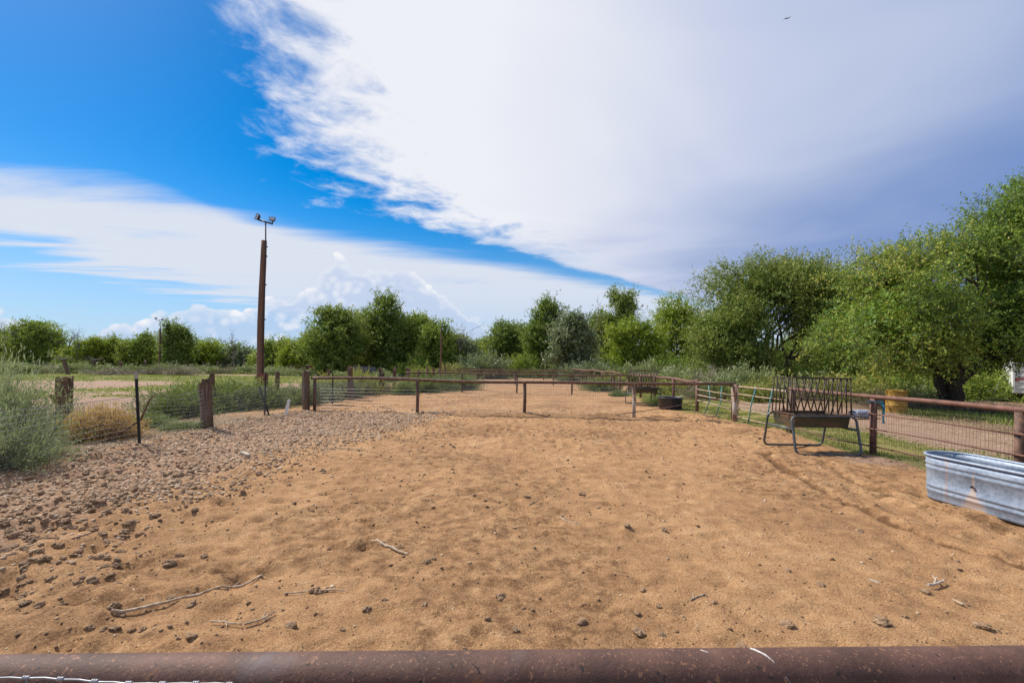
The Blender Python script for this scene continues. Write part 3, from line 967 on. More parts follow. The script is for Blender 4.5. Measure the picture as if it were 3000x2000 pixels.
def far_trees():
    # prototypes, each about 8 m tall with unit proportions, then scaled copies
    proto = {}
    specs = {
        'round': dict(lobes=[(0, 0, 5.0, 3.2, 3.0, 2.6), (-1.6, 0.2, 3.4, 2.2, 2.0, 1.9), (1.7, -0.3, 3.6, 2.2, 2.2, 2.0), (0.3, 0.2, 6.6, 1.8, 1.8, 1.3), (0, -0.5, 1.7, 2.8, 1.8, 1.4)]),
        'tall': dict(lobes=[(0, 0, 3.4, 2.0, 2.0, 2.6), (0.2, 0, 5.6, 1.5, 1.5, 1.9), (-0.6, 0.1, 4.4, 1.6, 1.6, 1.5), (0.3, 0, 7.0, 0.85, 0.85, 1.0), (0.9, 0, 2.8, 1.4, 1.4, 1.6), (-0.7, -0.3, 1.3, 1.5, 1.3, 1.1)]),
        'ragged': dict(lobes=[(0, 0, 3.0, 2.3, 2.2, 2.0), (1.0, 0, 5.0, 1.5, 1.5, 1.5), (-1.1, 0, 4.4, 1.3, 1.3, 1.4), (1.3, 0, 6.8, 0.8, 0.8, 1.1), (-0.2, -.3, 1.6, 2.6, 1.8, 1.2)]),
        'low': dict(lobes=[(0, 0, 2.6, 3.4, 2.6, 2.2), (-2.0, 0, 1.9, 2.2, 2.0, 1.7), (2.0, 0, 2.1, 2.2, 2.0, 1.8), (0.6, 0, 4.3, 1.7, 1.6, 1.5), (-1.2, 0, 4.0, 1.1, 1.1, 1.2)]),
    }
    # photograph: (pixel x, depth, half width px, top pixel y, shape, leaf, flip, label)
    G = {'h': 'trees of the far hedge at the left', 'c': 'trees behind the far pens', 'r': 'trees beyond the right-hand track'}
    rows = [
        (-30, 76, 75, 962, 'round', 'leaf_deep', 'h', 'dark leafy tree cut by the left edge of the view'),
        (105, 74, 82, 934, 'round', 'leaf_hedge', 'h', 'roundest fresh green tree at the left end of the far hedge'),
        (245, 73, 62, 990, 'ragged', 'leaf_bright', 'h', 'low yellow-green tree below bare dead twigs in the left hedge'),
        (335, 76, 48, 982, 'low', 'leaf_hedge', 'h', 'small rounded green tree left of the distant floodlight pole'),
        (415, 74, 62, 975, 'low', 'leaf_hedge', 'h', 'wide green tree just behind the distant floodlight pole'),
        (520, 72, 52, 938, 'ragged', 'leaf_deep', 'h', 'taller ragged tree right of the distant floodlight pole'),
        (608, 76, 62, 996, 'low', 'leaf_bright', 'h', 'low bright tree midway between the two floodlight poles'),
        (705, 78, 66, 1008, 'low', 'leaf_grey', 'h', 'low grey-green tree left of the near floodlight pole'),
        (800, 70, 62, 990, 'ragged', 'leaf_hedge', 'h', 'loose green tree just right of the near floodlight pole'),
        (868, 66, 46, 990, 'low', 'leaf_bright', 'h', 'small sunlit tree at the foot of the tall dark clump'),
        (980, 57, 98, 892, 'round', 'leaf_deep', 'c', 'leafy tree with spreading top at the left of the tall clump'),
        (1132, 60, 86, 852, 'tall', 'leaf_deep', 'c', 'tallest dark green tree of the clump behind the rusty panels'),
        (1062, 64, 74, 905, 'round', 'leaf_deep', 'c', 'dark tree filling the gap between the two tallest of the clump'),
        (1218, 62, 64, 912, 'round', 'leaf_hedge', 'c', 'green tree on the right shoulder of the tall clump'),
        (1282, 58, 62, 930, 'low', 'leaf_hedge', 'c', 'drooping green tree beside the bare wooden pole'),
        (1352, 60, 62, 985, 'low', 'leaf_grey', 'c', 'grey-green low tree right of the bare wooden pole'),
        (1425, 92, 88, 984, 'low', 'leaf_bright', 'c', 'distant yellow-green tree seen through the gap in the middle'),
        (1385, 74, 46, 1000, 'low', 'leaf_bright', 'c', 'sunlit low tree just right of the bare dead tree in the middle'),
        (1330, 72, 56, 975, 'round', 'leaf_hedge', 'c', 'round green tree behind the bare wooden pole'),
        (1535, 72, 54, 950, 'round', 'leaf_deep', 'c', 'dark tree between the domed tree and the tall poplar'),
        (925, 68, 52, 965, 'round', 'leaf_hedge', 'h', 'green tree overlapping the left side of the tall clump'),
        (1482, 66, 60, 936, 'round', 'leaf_deep', 'c', 'domed dark tree right of the gap in the middle'),
        (1592, 62, 68, 862, 'tall', 'leaf_deep', 'c', 'tall upright dark poplar near the middle of the view'),
        (1680, 54, 76, 912, 'round', 'leaf_grey', 'c', 'soft grey-green willow right of the tall poplar'),
        (1800, 62, 74, 836, 'ragged', 'leaf_olive', 'c', 'thin-topped olive tree standing above the willow'),
        (1760, 68, 70, 915, 'round', 'leaf_deep', 'c', 'dark tree behind the thin-topped olive tree'),
        (1862, 46, 88, 925, 'round', 'leaf_bright', 'r', 'bright yellow-green tree left of the broad olive elm'),
        (1985, 50, 90, 860, 'round', 'leaf_bright', 'r', 'tall yellowish tree tucked behind the broad olive elm'),
        (2105, 58, 90, 900, 'round', 'leaf_deep', 'r', 'shadowed tree seen through the broad olive elm trunks'),
        (2440, 40, 80, 850, 'round', 'leaf_deep', 'r', 'dark tree in the gap between the two large elms'),
        (2360, 46, 110, 950, 'low', 'leaf_deep', 'r', 'low dark tree behind the broad olive elm trunks'),
        (2580, 34, 110, 900, 'low', 'leaf_deep', 'r', 'low shadowed tree behind the spreading elm'),
        (2760, 34, 120, 920, 'round', 'leaf_deep', 'r', 'shadowed tree directly behind the thick forked trunk'),
        (2960, 32, 120, 880, 'round', 'leaf_deep', 'r', 'dark tree behind the white trailer'),
    ]
    for k, (px, y, hw, ty, shp, leaf, g, lab) in enumerate(rows):
        b = base_loc(px, y)
        H = top_h(px, ty, y) - b.z
        Rw = hw * y / F
        lobes = specs[shp]['lobes']
        hx = max(abs(l[0]) + l[3] for l in lobes) + 0.3
        hz = max(l[2] + l[5] for l in lobes) + 0.25
        sx, sz = 1.14 * Rw / hx, H / hz
        mirror = -1 if k % 2 else 1
        lb = [(l[0] * sx * mirror, l[1] * sx, l[2] * sz, l[3] * sx, l[4] * sx, l[5] * sz) for l in lobes]
        rr = np.random.default_rng(500 + k)
        # every tree gets its own bumps
        for _ in range(7):
            l = lb[int(rr.integers(len(lb)))]
            d = norm(rr.normal(size=3))
            f = 0.28 + 0.2 * rr.random()
            lb.append((l[0] + d[0] * l[3] * .85, l[1] + d[1] * l[4] * .85, max(l[2] + d[2] * l[5] * .8, 0.8 * sz), l[3] * f, l[4] * f, l[5] * f))
        for _ in range(6):
            f = rr.uniform(-0.75, 0.75)
            w_ = Rw * rr.uniform(0.07, 0.15)
            zt = H * (1.0 - 0.42 * f * f) * rr.uniform(0.80, 0.97)
            lb.append((f * Rw, rr.uniform(-.3, .3) * Rw, zt - 0.10 * H, w_, w_, H * rr.uniform(0.08, 0.15)))
        area = Rw * H
        ncl = int(min(640, 150 + area * 9.5))
        near = y < 52
        Lf = 0.20 if near else 0.27
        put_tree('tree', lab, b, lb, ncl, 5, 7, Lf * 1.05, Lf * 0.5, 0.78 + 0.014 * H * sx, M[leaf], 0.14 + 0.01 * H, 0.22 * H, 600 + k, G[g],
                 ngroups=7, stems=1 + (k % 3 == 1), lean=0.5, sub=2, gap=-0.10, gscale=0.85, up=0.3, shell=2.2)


far_trees()


def far_wood():
    r = np.random.default_rng(77)
    n = 62000
    x = r.uniform(-230, 150, n)
    t = r.random(n)
    y = 92 + 14 * r.random(n) - 10 * sm(x, 10, 40)
    topz = 5.0 + 2.6 * fbm(x * 0.16, y * 0 + 3, 181, 3) + 1.6 * fbm(x * 0.7, y * 0 + 9, 191, 2)
    z = 0.1 + topz * t ** 0.7
    P = np.stack([x, y, z], -1)
    D = norm(r.normal(size=(n, 3)) + np.array([0, 0, 0.3]))
    V, Fq = leaf_quads(P, D, 0.55 * (0.6 + 0.8 * r.random(n)), 0.30 * (0.6 + 0.8 * r.random(n)), r)
    lv = np.clip(0.30 + 0.9 * fbm(x * 0.12, y * 0.1, 195, 2) + 0.35 * r.random(n), 0, 1)
    tag(np_mesh('wood', V, Fq, M['leaf_hedge'], lv), 'far belt of trees closing the horizon behind everything', None, None, 'stuff')


far_wood()


def dead_tree(px, y, top, label, seed, spread=1.0):
    b = base_loc(px, y)
    H = top_h(px, top, y) - b.z
    r = np.random.default_rng(seed)
    t = thing('dead_tree', label, 'tree', b, 'bare dead trees above the hedge')
    mb = MB()

    def grow(p, d, L, rad, lev):
        pts = [p]
        q_ = Vector(p)
        for i in range(4):
            d = (d + Vector(r.normal(size=3)) * 0.12 + Vector((0, 0, 0.05))).normalized()
            q_ = q_ + d * L / 4
            pts.append(q_.copy())
        mb.tube(pts, [rad * (1 - 0.16 * i) for i in range(5)], 5)
        if lev:
            for i in range(4 if lev > 1 else 3):
                s = pts[int(r.integers(2, 5))]
                nd = (d + Vector(r.normal(size=3)) * 0.5 * spread).normalized()
                grow(s, nd, L * (0.42 + 0.25 * r.random()), rad * 0.5, lev - 1)
    grow(Vector((0, 0, -0.1)), Vector((0, 0, 1)), H * 0.66, 0.10, 3)
    me = bpy.data.meshes.new('branches')
    me.from_pydata(mb.v, [], mb.f)
    me.materials.append(M['twig'])
    link('branches', me, t)


dead_tree(228, 71, 950, 'bare grey dead tree poking above the hedge near its left end', 31)
dead_tree(178, 72, 958, 'thin bare dead tree right of the roundest hedge tree', 32)
dead_tree(686, 72, 985, 'small bare dead tree left of the near floodlight pole', 33)
dead_tree(15, 70, 945, 'bare dead tree at the extreme left of the hedge', 34)
dead_tree(1352, 57, 945, 'bare dead tree beside the gap in the middle', 35)
dead_tree(1748, 55, 868, 'bare branched dead tree beside the thin-topped olive tree', 36)

# shrubs ------------------------------------------------------------


def shrub_proto(kind, seed):
    """arrays for a unit shrub (radius about 1, height about 1): foliage and stems"""
    r = np.random.default_rng(seed)
    nst = {'fine': 420, 'weed': 170, 'sage': 190, 'chamisa': 150, 'dry': 190, 'tumble': 1000}[kind]
    lv_n = {'fine': 46, 'weed': 44, 'sage': 42, 'chamisa': 30, 'dry': 22, 'tumble': 30}[kind]
    d = r.normal(size=(nst, 3))
    d[:, 2] = np.abs(d[:, 2]) * {'fine': 0.9, 'weed': 1.0, 'sage': 0.9, 'chamisa': 0.8, 'dry': 0.6, 'tumble': 0.75}[kind] + 0.12
    d = norm(d)
    lump = 0.72 + (0.22 if kind == 'tumble' else 0.5) * (vn(d[:, 0] * 2.2 + 5, d[:, 1] * 2.2 + d[:, 2] * 1.7, seed) + 0.5)
    ln = (0.72 + 0.36 * r.random(nst)) * lump
    b0 = np.stack([r.normal(size=nst) * 0.22, r.normal(size=nst) * 0.22, np.zeros(nst)], -1)
    s = r.random((nst, lv_n)) ** 0.6
    P = b0[:, None] + d[:, None] * (s * ln[:, None])[..., None]
    P[..., 2] += -0.10 * s ** 2 * (1 - d[:, None, 2])
    P += r.normal(size=P.shape) * 0.055
    P[..., 2] = np.maximum(P[..., 2], 0.015)
    D = norm(d[:, None] * 0.9 + r.normal(size=P.shape) * 0.6 + np.array([0, 0, 0.15]))
    P, D = P.reshape(-1, 3), D.reshape(-1, 3)
    n = len(P)
    LL = {'fine': .075, 'weed': .13, 'sage': .13, 'chamisa': .13, 'dry': .17, 'tumble': .10}[kind]
    WW = {'fine': .011, 'weed': .022, 'sage': .030, 'chamisa': .030, 'dry': .012, 'tumble': .024}[kind]
    V, Fq = leaf_quads(P, D, LL * (0.6 + 0.8 * r.random(n)), WW * (0.6 + 0.8 * r.random(n)), r)
    stem = np.repeat(r.random(nst) * 0.3, lv_n)
    lv = np.clip(0.08 + stem + 0.30 * r.random(n) + 0.30 * s.ravel() * (0.5 + P[:, 2]), 0, 1)
    E = b0 + d * ln[:, None]
    S = norm(np.cross(d, r.normal(size=d.shape))) * 0.008
    V2 = np.stack([b0 - S, b0 + S, E], 1).reshape(-1, 3)
    return V, Fq, lv, V2, np.arange(3 * nst).reshape(nst, 3)


SHRUB = {}


def shrub(kind, var, loc, rx, h, label, leaf, group, name='shrub', rz=0.0, ry=None):
    key = (kind, var)
    if key not in SHRUB:
        V, Fq, lv, V2, F2 = shrub_proto(kind, hash(kind) % 1 + 40 + var * 7 + len(kind))
        a = np_mesh('foliage', V, Fq, M['leaf_weed'], lv)
        b = np_mesh('stems', V2, F2, M['twig'])
        SHRUB[key] = (a.data, b.data)
        bpy.data.objects.remove(a)
        bpy.data.objects.remove(b)
    t = thing(name, label, 'shrub', loc, group)
    t.rotation_euler = (0, 0, rz)
    t.scale = (rx, ry or rx, h)
    f = link('foliage', SHRUB[key][0], t)
    f.material_slots[0].link = 'OBJECT'
    f.material_slots[0].material = M[leaf]
    link('stems', SHRUB[key][1], t)
    return t


def place_shrubs():
    A = 'weeds and brush along the left wire fence'
    B = 'weeds growing inside the far pens'
    R = 'brush along the far side of the right-hand track'
    Lg = 'brush below the far left hedge'
    C = 'brush in front of the middle trees'
    # (px, depth, half width m, height m, kind, leaf, group, label)
    rows = [
        (-10, 7.4, 0.86, 1.80, 'fine', 'leaf_silver', A, 'huge feathery sage-green bush filling the left edge behind the wire'),
        (-40, 6.5, 0.85, 1.0, 'fine', 'leaf_silver', A, 'lower sage-green bush at the very left edge'),
        (60, 8.0, 0.55, 0.9, 'fine', 'leaf_silver', A, 'low sage-green bush at the foot of the charred stump'),
        (288, 9.0, 0.68, 0.78, 'tumble', 'leaf_tumble', A, 'rounded tan tumbleweed caught behind the wire fence'),
        (520, 13.2, 1.0, 1.12, 'weed', 'leaf_weed', A, 'green weed clump left of the split timber post'),
        (590, 14.4, 1.1, 1.2, 'weed', 'leaf_weed', A, 'green weed clump right behind the split timber post'),
        (680, 15.6, 1.2, 1.25, 'weed', 'leaf_weed', A, 'green weed clump left of the leaning iron bars'),
        (765, 16.6, 1.1, 1.15, 'weed', 'leaf_weed', A, 'green weed clump below the floodlight pole'),
        (430, 10.6, 0.55, 0.38, 'weed', 'leaf_weed', A, 'low weeds right of the tumbleweed'),
        (540, 10.4, 0.5, 0.22, 'weed', 'leaf_weed', A, 'short weeds at the foot of the split timber post'),
        (880, 18.2, 0.85, 1.0, 'sage', 'leaf_sage', A, 'sage bush left of the pen corner post'),
        (980, 22.2, 1.2, 1.36, 'chamisa', 'leaf_chamisa', A, 'yellow-green bush right of the pen corner post'),
        (1055, 24.0, 1.0, 1.5, 'chamisa', 'leaf_chamisa', A, 'tallest yellow-green bush behind the second timber post'),
        (935, 20.0, 1.0, 1.05, 'sage', 'leaf_sage', A, 'grey bush just behind the left end of the first cross fence'),
        (1008, 22.0, 0.9, 1.0, 'sage', 'leaf_sage', A, 'grey bush in front of the tallest yellow-green bush'),
        (1088, 26.0, 1.2, 1.2, 'chamisa', 'leaf_chamisa', A, 'pale yellowish bush between two timber posts'),
        (1118, 26.0, 1.0, 0.8, 'dry', 'leaf_dry', A, 'low dry brush below the pale yellowish bush'),
        (1185, 24.6, 0.75, 0.85, 'weed', 'leaf_weed', B, 'dark green round weed nearest the left wire of the second pen'),
        (1240, 27.0, 1.3, 1.12, 'weed', 'leaf_weed', B, 'broad dark green weed clump behind the second cross fence'),
        (1290, 28.8, 1.3, 1.15, 'weed', 'leaf_weed', B, 'dark green weed clump right of the broadest one'),
        (1362, 30.0, 1.1, 1.15, 'weed', 'leaf_weed', B, 'rounded green weed standing alone in the third pen'),
        (1338, 29.0, 0.4, 0.45, 'weed', 'leaf_weed', B, 'small weed left of the lone rounded one'),
        (1762, 30.5, 1.45, 0.98, 'weed', 'leaf_weed', B, 'wide grey-green weed at the right of the third pen'),
        (1812, 25.0, 0.55, 0.4, 'weed', 'leaf_weed', B, 'small weed by the right end of the second cross fence'),
        (1935, 20.6, 0.7, 0.42, 'weed', 'leaf_weed', B, 'low weeds behind the black tub'),
        (1245, 52.0, 2.0, 1.65, 'chamisa', 'leaf_chamisa', A, 'pale yellow bush left of the bare wooden pole'),
        (1328, 52.0, 2.0, 1.9, 'chamisa', 'leaf_chamisa', A, 'pale yellow-green bush right of the bare wooden pole'),
        (1120, 42.0, 1.6, 1.2, 'sage', 'leaf_sage', A, 'sage bush in the row of far timber posts'),
        # middle
        (1420, 54, 3.2, 3.4, 'sage', 'leaf_grey', C, 'large grey-green bush left of the tall poplar'),
        (1370, 57, 2.6, 2.9, 'sage', 'leaf_grey', C, 'grey-green bush right of the bare wooden pole'),
        (1755, 46, 2.3, 2.5, 'sage', 'leaf_grey', C, 'large grey-green bush right of the willow'),
        (1535, 60, 3.0, 3.6, 'weed', 'leaf_hedge', C, 'tall leafy bush left of the tall poplar foot'),
        (1645, 60, 3.0, 3.4, 'weed', 'leaf_hedge', C, 'tall leafy bush behind the willow foot'),
        (1820, 50, 3.0, 3.2, 'weed', 'leaf_hedge', C, 'leafy bush below the bright yellow-green tree'),
        (1900, 48, 3.0, 3.2, 'weed', 'leaf_hedge', C, 'leafy bush right of the bright yellow-green tree foot'),
        (1985, 42, 2.8, 3.0, 'weed', 'leaf_hedge', C, 'leafy bush at the left foot of the broad olive elm'),
        (1100, 66, 3.6, 3.4, 'weed', 'leaf_deep', C, 'dark undergrowth below the tallest tree of the clump'),
        (1000, 66, 3.4, 3.0, 'weed', 'leaf_deep', C, 'dark undergrowth at the left of the tall clump'),
        (1180, 66, 3.4, 3.2, 'weed', 'leaf_deep', C, 'dark undergrowth at the right of the tall clump'),
        (1690, 49, 2.0, 2.2, 'sage', 'leaf_grey', C, 'grey-green bush below the willow'),
        (1555, 58, 2.2, 1.5, 'weed', 'leaf_weed', C, 'green brush at the foot of the tall poplar'),
        (1625, 57, 2.2, 1.7, 'sage', 'leaf_grey', C, 'brush right of the tall poplar foot'),
        (1480, 60, 2.6, 1.6, 'weed', 'leaf_weed', C, 'green brush behind the farthest pen rails'),
        (1225, 56, 2.4, 3.0, 'sage', 'leaf_hedge', C, 'leafy green bush left of the bare wooden pole'),
        (1310, 60, 2.4, 2.6, 'sage', 'leaf_hedge', C, 'leafy green bush behind the bare wooden pole'),
        (880, 56, 2.3, 0.95, 'sage', 'leaf_sage', Lg, 'low sage bush left of the rusty panels'),
        (1010, 50, 1.7, 0.8, 'sage', 'leaf_sage', Lg, 'low sage bush in front of the rusty panels'),
        (1805, 40, 1.6, 1.3, 'chamisa', 'leaf_chamisa', R, 'small yellow bush behind the far hay feeder'),
        (1870, 42, 2.4, 2.3, 'sage', 'leaf_sage', R, 'pale bush above the far hay feeder'),
        (1950, 37, 2.5, 2.2, 'chamisa', 'leaf_sage', R, 'bush left of the dry patch across the track'),
        (2010, 30, 2.0, 1.75, 'sage', 'leaf_sage', R, 'grey-green bush straight above the black tub'),
        (1960, 28, 1.5, 1.2, 'chamisa', 'leaf_chamisa', R, 'yellowish bush above the black tub rim'),
        (2080, 27.5, 1.7, 1.75, 'dry', 'leaf_dry', R, 'brown dry bush above the broken gate'),
        (2125, 24.5, 1.6, 1.45, 'sage', 'leaf_sage', R, 'soft green bush above the rusty gate post'),
        (2060, 24.5, 1.3, 0.85, 'dry', 'leaf_dry', R, 'low brown brush above the broken gate'),
        (2215, 22.0, 1.35, 1.25, 'chamisa', 'leaf_chamisa', R, 'yellow-green bush above the standing gate'),
        (2190, 27.0, 1.9, 1.85, 'sage', 'leaf_sage', R, 'pale green bush behind the yellow-green one'),
        (2290, 25.0, 1.5, 1.5, 'chamisa', 'leaf_chamisa', R, 'yellowish bush behind the near hay feeder rack'),
        (2345, 22.5, 1.2, 0.9, 'dry', 'leaf_dry', R, 'dry brown brush behind the near hay feeder'),
        (2400, 23.5, 1.6, 1.35, 'sage', 'leaf_sage', R, 'grey bush seen through the feeder rack'),
        (2470, 22.0, 1.7, 1.45, 'chamisa', 'leaf_chamisa', R, 'pale yellowish bush right of the feeder rack'),
        (2545, 20.5, 1.4, 1.3, 'chamisa', 'leaf_chamisa', R, 'yellowish bush above the blue tarp roll'),
        (2580, 19.2, 1.1, 0.8, 'dry', 'leaf_dry', R, 'dry twiggy brush above the blue tarp roll'),
        (2690, 19.6, 1.3, 1.05, 'sage', 'leaf_sage', R, 'soft bush right of the yellow drum'),
        (2700, 17.6, 0.9, 0.6, 'dry', 'leaf_dry', R, 'dry brush beside the yellow drum'),
        (2900, 16.5, 1.0, 0.55, 'dry', 'leaf_dry', R, 'dry fallen brush right of the thick trunk'),
        (2440, 33.0, 2.6, 2.3, 'weed', 'leaf_hedge', R, 'dark leafy bush between the two large elms'),
        (2320, 31.0, 2.4, 2.0, 'sage', 'leaf_hedge', R, 'leafy bush at the foot of the broad olive elm'),
        (2640, 25.0, 2.3, 1.8, 'weed', 'leaf_hedge', R, 'leafy bush in the shade behind the yellow drum'),
        (2880, 24.0, 2.4, 1.9, 'weed', 'leaf_hedge', R, 'leafy bush in the shade behind the thick trunk'),
        # far left
        (40, 50, 2.6, 1.5, 'sage', 'leaf_sage', Lg, 'sage bush left of the leaning far post'),
        (120, 53, 2.2, 1.25, 'dry', 'leaf_dry', Lg, 'dry brush pile left of the leaning far post'),
        (225, 56, 2.6, 1.5, 'sage', 'leaf_sage', Lg, 'sage bush right of the leaning far post'),
        (310, 54, 2.3, 1.45, 'chamisa', 'leaf_sage', Lg, 'sage bush between two far posts'),
        (330, 51, 2.3, 0.95, 'dry', 'leaf_dry', Lg, 'grey dry brush at the foot of the far posts'),
        (395, 55, 2.2, 1.3, 'sage', 'leaf_sage', Lg, 'sage bush left of the distant floodlight pole'),
        (455, 54, 1.9, 1.1, 'dry', 'leaf_dry', Lg, 'grey dry brush at the foot of the distant floodlight pole'),
        (495, 56, 2.2, 1.75, 'chamisa', 'leaf_sage', Lg, 'tallest sage bush beside the distant floodlight pole'),
        (535, 53, 2.2, 1.35, 'dry', 'leaf_dry', Lg, 'grey dry brush right of the distant floodlight pole'),
        (600, 60, 2.6, 1.3, 'sage', 'leaf_sage', Lg, 'sage brush behind the row of short far posts'),
        (665, 60, 1.7, 1.25, 'dry', 'leaf_dry', Lg, 'dry brush behind the row of short far posts'),
        (730, 62, 2.6, 1.4, 'sage', 'leaf_sage', Lg, 'sage brush left of the near floodlight pole'),
        (820, 58, 2.6, 1.2, 'chamisa', 'leaf_sage', Lg, 'sage brush right of the near floodlight pole'),
    ]
    for k, (px, y, rx, h, kind, leaf, g, lab) in enumerate(rows):
        b = base_loc(px, y)
        shrub(kind, k % 2, b, rx, h, lab, leaf, g, 'tumbleweed' if kind == 'tumble' else 'shrub', rz=k * 1.3)


place_shrubs()


def blades(name, label, x0, x1, y0, y1, n, dens, H, W, mat, kind='stuff', lean=0.5, seed=3, flat=False):
    r = np.random.default_rng(seed)
    x = x0 + (x1 - x0) * r.random(n * 4)
    y = y0 + (y1 - y0) * r.random(n * 4)
    ok = r.random(n * 4) < dens(x, y)
    x, y = x[ok][:n], y[ok][:n]
    n = len(x)
    z = gh(x, y)
    a = r.random(n) * 2 * np.pi
    P = np.stack([x, y, z - 0.004], -1)
    h = H * (0.5 + r.random(n))
    w = W * (0.6 + 0.8 * r.random(n))
    if flat:
        D = np.stack([np.cos(a), np.sin(a), 0.05 + 0.25 * r.random(n)], -1) * h[:, None]
        P[:, 2] += 0.004
    else:
        D = np.stack([np.cos(a) * lean * r.random(n), np.sin(a) * lean * r.random(n), np.ones(n)], -1) * h[:, None]
    b = r.random(n) * 2 * np.pi if not flat else a + np.pi / 2
    S = np.stack([np.cos(b), np.sin(b), np.zeros(n)], -1) * w[:, None] * 0.5
    V = np.stack([P - S, P + S, P + D + S * 0.15], 1).reshape(-1, 3)
    o = np_mesh(name, V, np.arange(3 * n).reshape(n, 3), mat, r.random(n))
    return tag(o, label, None, None, kind)


def d_right(x, y):
    n = fbm(x * 0.9, y * 0.6, 111, 3)
    n1 = fbm(x * 0.25, y * 0.18, 101, 3)
    e = (1 - sm(x - 0.05 * (y - 9) + 1.2 * n1 + 0.5 * n, 8.8, 10.4)) * sm(x + 0.8 * n, 5.9, 7.2)
    e = np.where(x < 6.95, e * sm(y, 15, 17), e)
    return e * sm(fbm(x * 1.4, y * 1.4, 131, 3), -0.4, 0.35) * sm(y, 5.5, 8)


blades('grass', 'short green grass strip outside the right-hand fence', 5.6, 11.5, 5.5, 30, 36000, d_right, 0.036, 0.018, M['grass'], seed=3)


def d_left(x, y):
    n1 = fbm(x * 0.25, y * 0.18, 101, 3)
    n2 = fbm(x * 0.9, y * 0.6, 111, 3)
    g = sm(y + 4 * n1, 34, 36.5) * (1 - sm(y + 5 * n1, 50, 56))
    t = np.exp(-((x + 22 - 0.25 * (y - 28)) / 2.6) ** 2) * sm(y, 20, 24) * (1 - sm(y, 34, 40)) * (0.7 + n2)
    s = np.exp(-((y - 21 - 0.35 * (x + 20)) / 0.9) ** 2) * sm(-x, 12, 14) * (0.8 + 1.4 * n2)
    return np.clip(np.maximum(g * (0.6 + 1.2 * n2), np.maximum(t, s)), 0, 1)


blades('grass', 'yellow-green grass strips crossing the left yard', -62, -10, 18, 60, 34000, d_left, 0.05, 0.08, M['lawn'], seed=4)
blades('grass', 'dry weedy grass in the shade of the right-hand trees', 12.5, 24, 8, 17, 9000,
       lambda x, y: sm(fbm(x * 0.8, y * 0.8, 141, 3), -0.1, 0.4) * sm(x, 12.8, 14.5), 0.14, 0.02, M['grass'], seed=5)
blades('straw', 'pale straw and litter strewn over the mound right of the fence', 9.5, 18, 9, 17, 9000,
       lambda x, y: sm(x - 0.3 * (y - 12) + fbm(x, y, 151, 3), 11.2, 12.6), 0.12, 0.014, M['straw'], seed=6, flat=True)
blades('straw', 'bits of straw scattered over the pen floor', -6.5, 6.8, 1.8, 14, 1500, lambda x, y: 0.6 + 0 * x, 0.035, 0.005, M['straw'], seed=8, flat=True)
blades('straw', 'scraps of hay trodden in below the near feeder', 5.2, 7.2, 8.3, 10.3, 700, lambda x, y: 0.8 + 0 * x, 0.06, 0.005, M['straw'], seed=18, flat=True)
blades('straw', 'dry stems lying along the left wire fence', -9.2, -6.6, 3.5, 14, 2600, lambda x, y: 0.7 + 0 * x, 0.22, 0.008, M['straw'], seed=9, flat=True)
blades('weeds', 'rank grass and weeds below the far hedges', -95, 45, 58, 80, 30000, lambda x, y: sm(fbm(x * 0.2, y * 0.2, 161, 3), -0.45, 0.2), 0.34, 0.10, M['grass'], seed=10)

# ------------------------------------------------------------------ fences


def wire_net(mb, A, B, z0, z1, dv=0.052, dh=0.10, rad=0.0013, wob=0.008, seed=1, top_sag=0.0, ground=True):
    """woven wire between two ground points: uprights and lines with a little wander"""
    r = np.random.default_rng(seed)
    A, B = Vector(A), Vector(B)
    L = (B - A).length
    d = (B - A) / L
    nrm = Vector((-d.y, d.x, 0))
    nv = max(2, int(L / dv))
    nh = max(2, int(round((z1 - z0) / dh)))

    gs = np.linspace(-0.2, L + 0.2, max(8, int(L / 0.2)))
    gz = gh(A.x + d.x * gs, A.y + d.y * gs) if ground else 0 * gs

    def pt(s, z):
        p = A + d * s
        g = float(np.interp(s, gs, gz))
        w = wob * (math.sin(s * 5.1 + seed) + math.sin(s * 2.3 + z * 6 + seed * 2) * 1.5)
        zz = z + wob * 1.3 * math.sin(s * 3.3 + z * 9 + seed) - top_sag * math.sin(math.pi * min(1, (s % 2.6) / 2.6)) * (z - z0) / (z1 - z0)
        return p + nrm * w + Vector((0, 0, g * (1 - (z - z0) / (z1 - z0)) + zz))

    def strip(pts, rr):
        # square-section wire
        mb.tube(pts, rr, 3, cap=False)
    for i in range(nv + 1):
        s = L * i / nv
        j = r.normal(size=4) * wob * 0.6
        strip([pt(s + j[k], z0 + (z1 - z0) * k / 3) for k in range(4)], rad * 1.35)
    seg = max(3, int(L / 0.42))
    for k in range(nh + 1):
        z = z0 + (z1 - z0) * k / nh
        strip([pt(L * i / seg, z) for i in range(seg + 1)], rad * 1.7)


def wavy(A, B, z, n, amp, seed):
    r = random.Random(seed)
    ph = [r.random() * 6.28 for _ in range(3)]
    A, B = Vector(A), Vector(B)
    pts = []
    for i in range(n + 1):
        t = i / n
        p = A.lerp(B, t)
        w = amp * (math.sin(t * 7.5 + ph[0]) + 0.6 * math.sin(t * 15 + ph[1])) * 0.6
        pts.append(Vector((p.x, p.y + 0.5 * w, z + w)))
    return pts


def on_line(A, B, x):
    t = (x - A[0]) / (B[0] - A[0])
    return (x, A[1] + (B[1] - A[1]) * t)


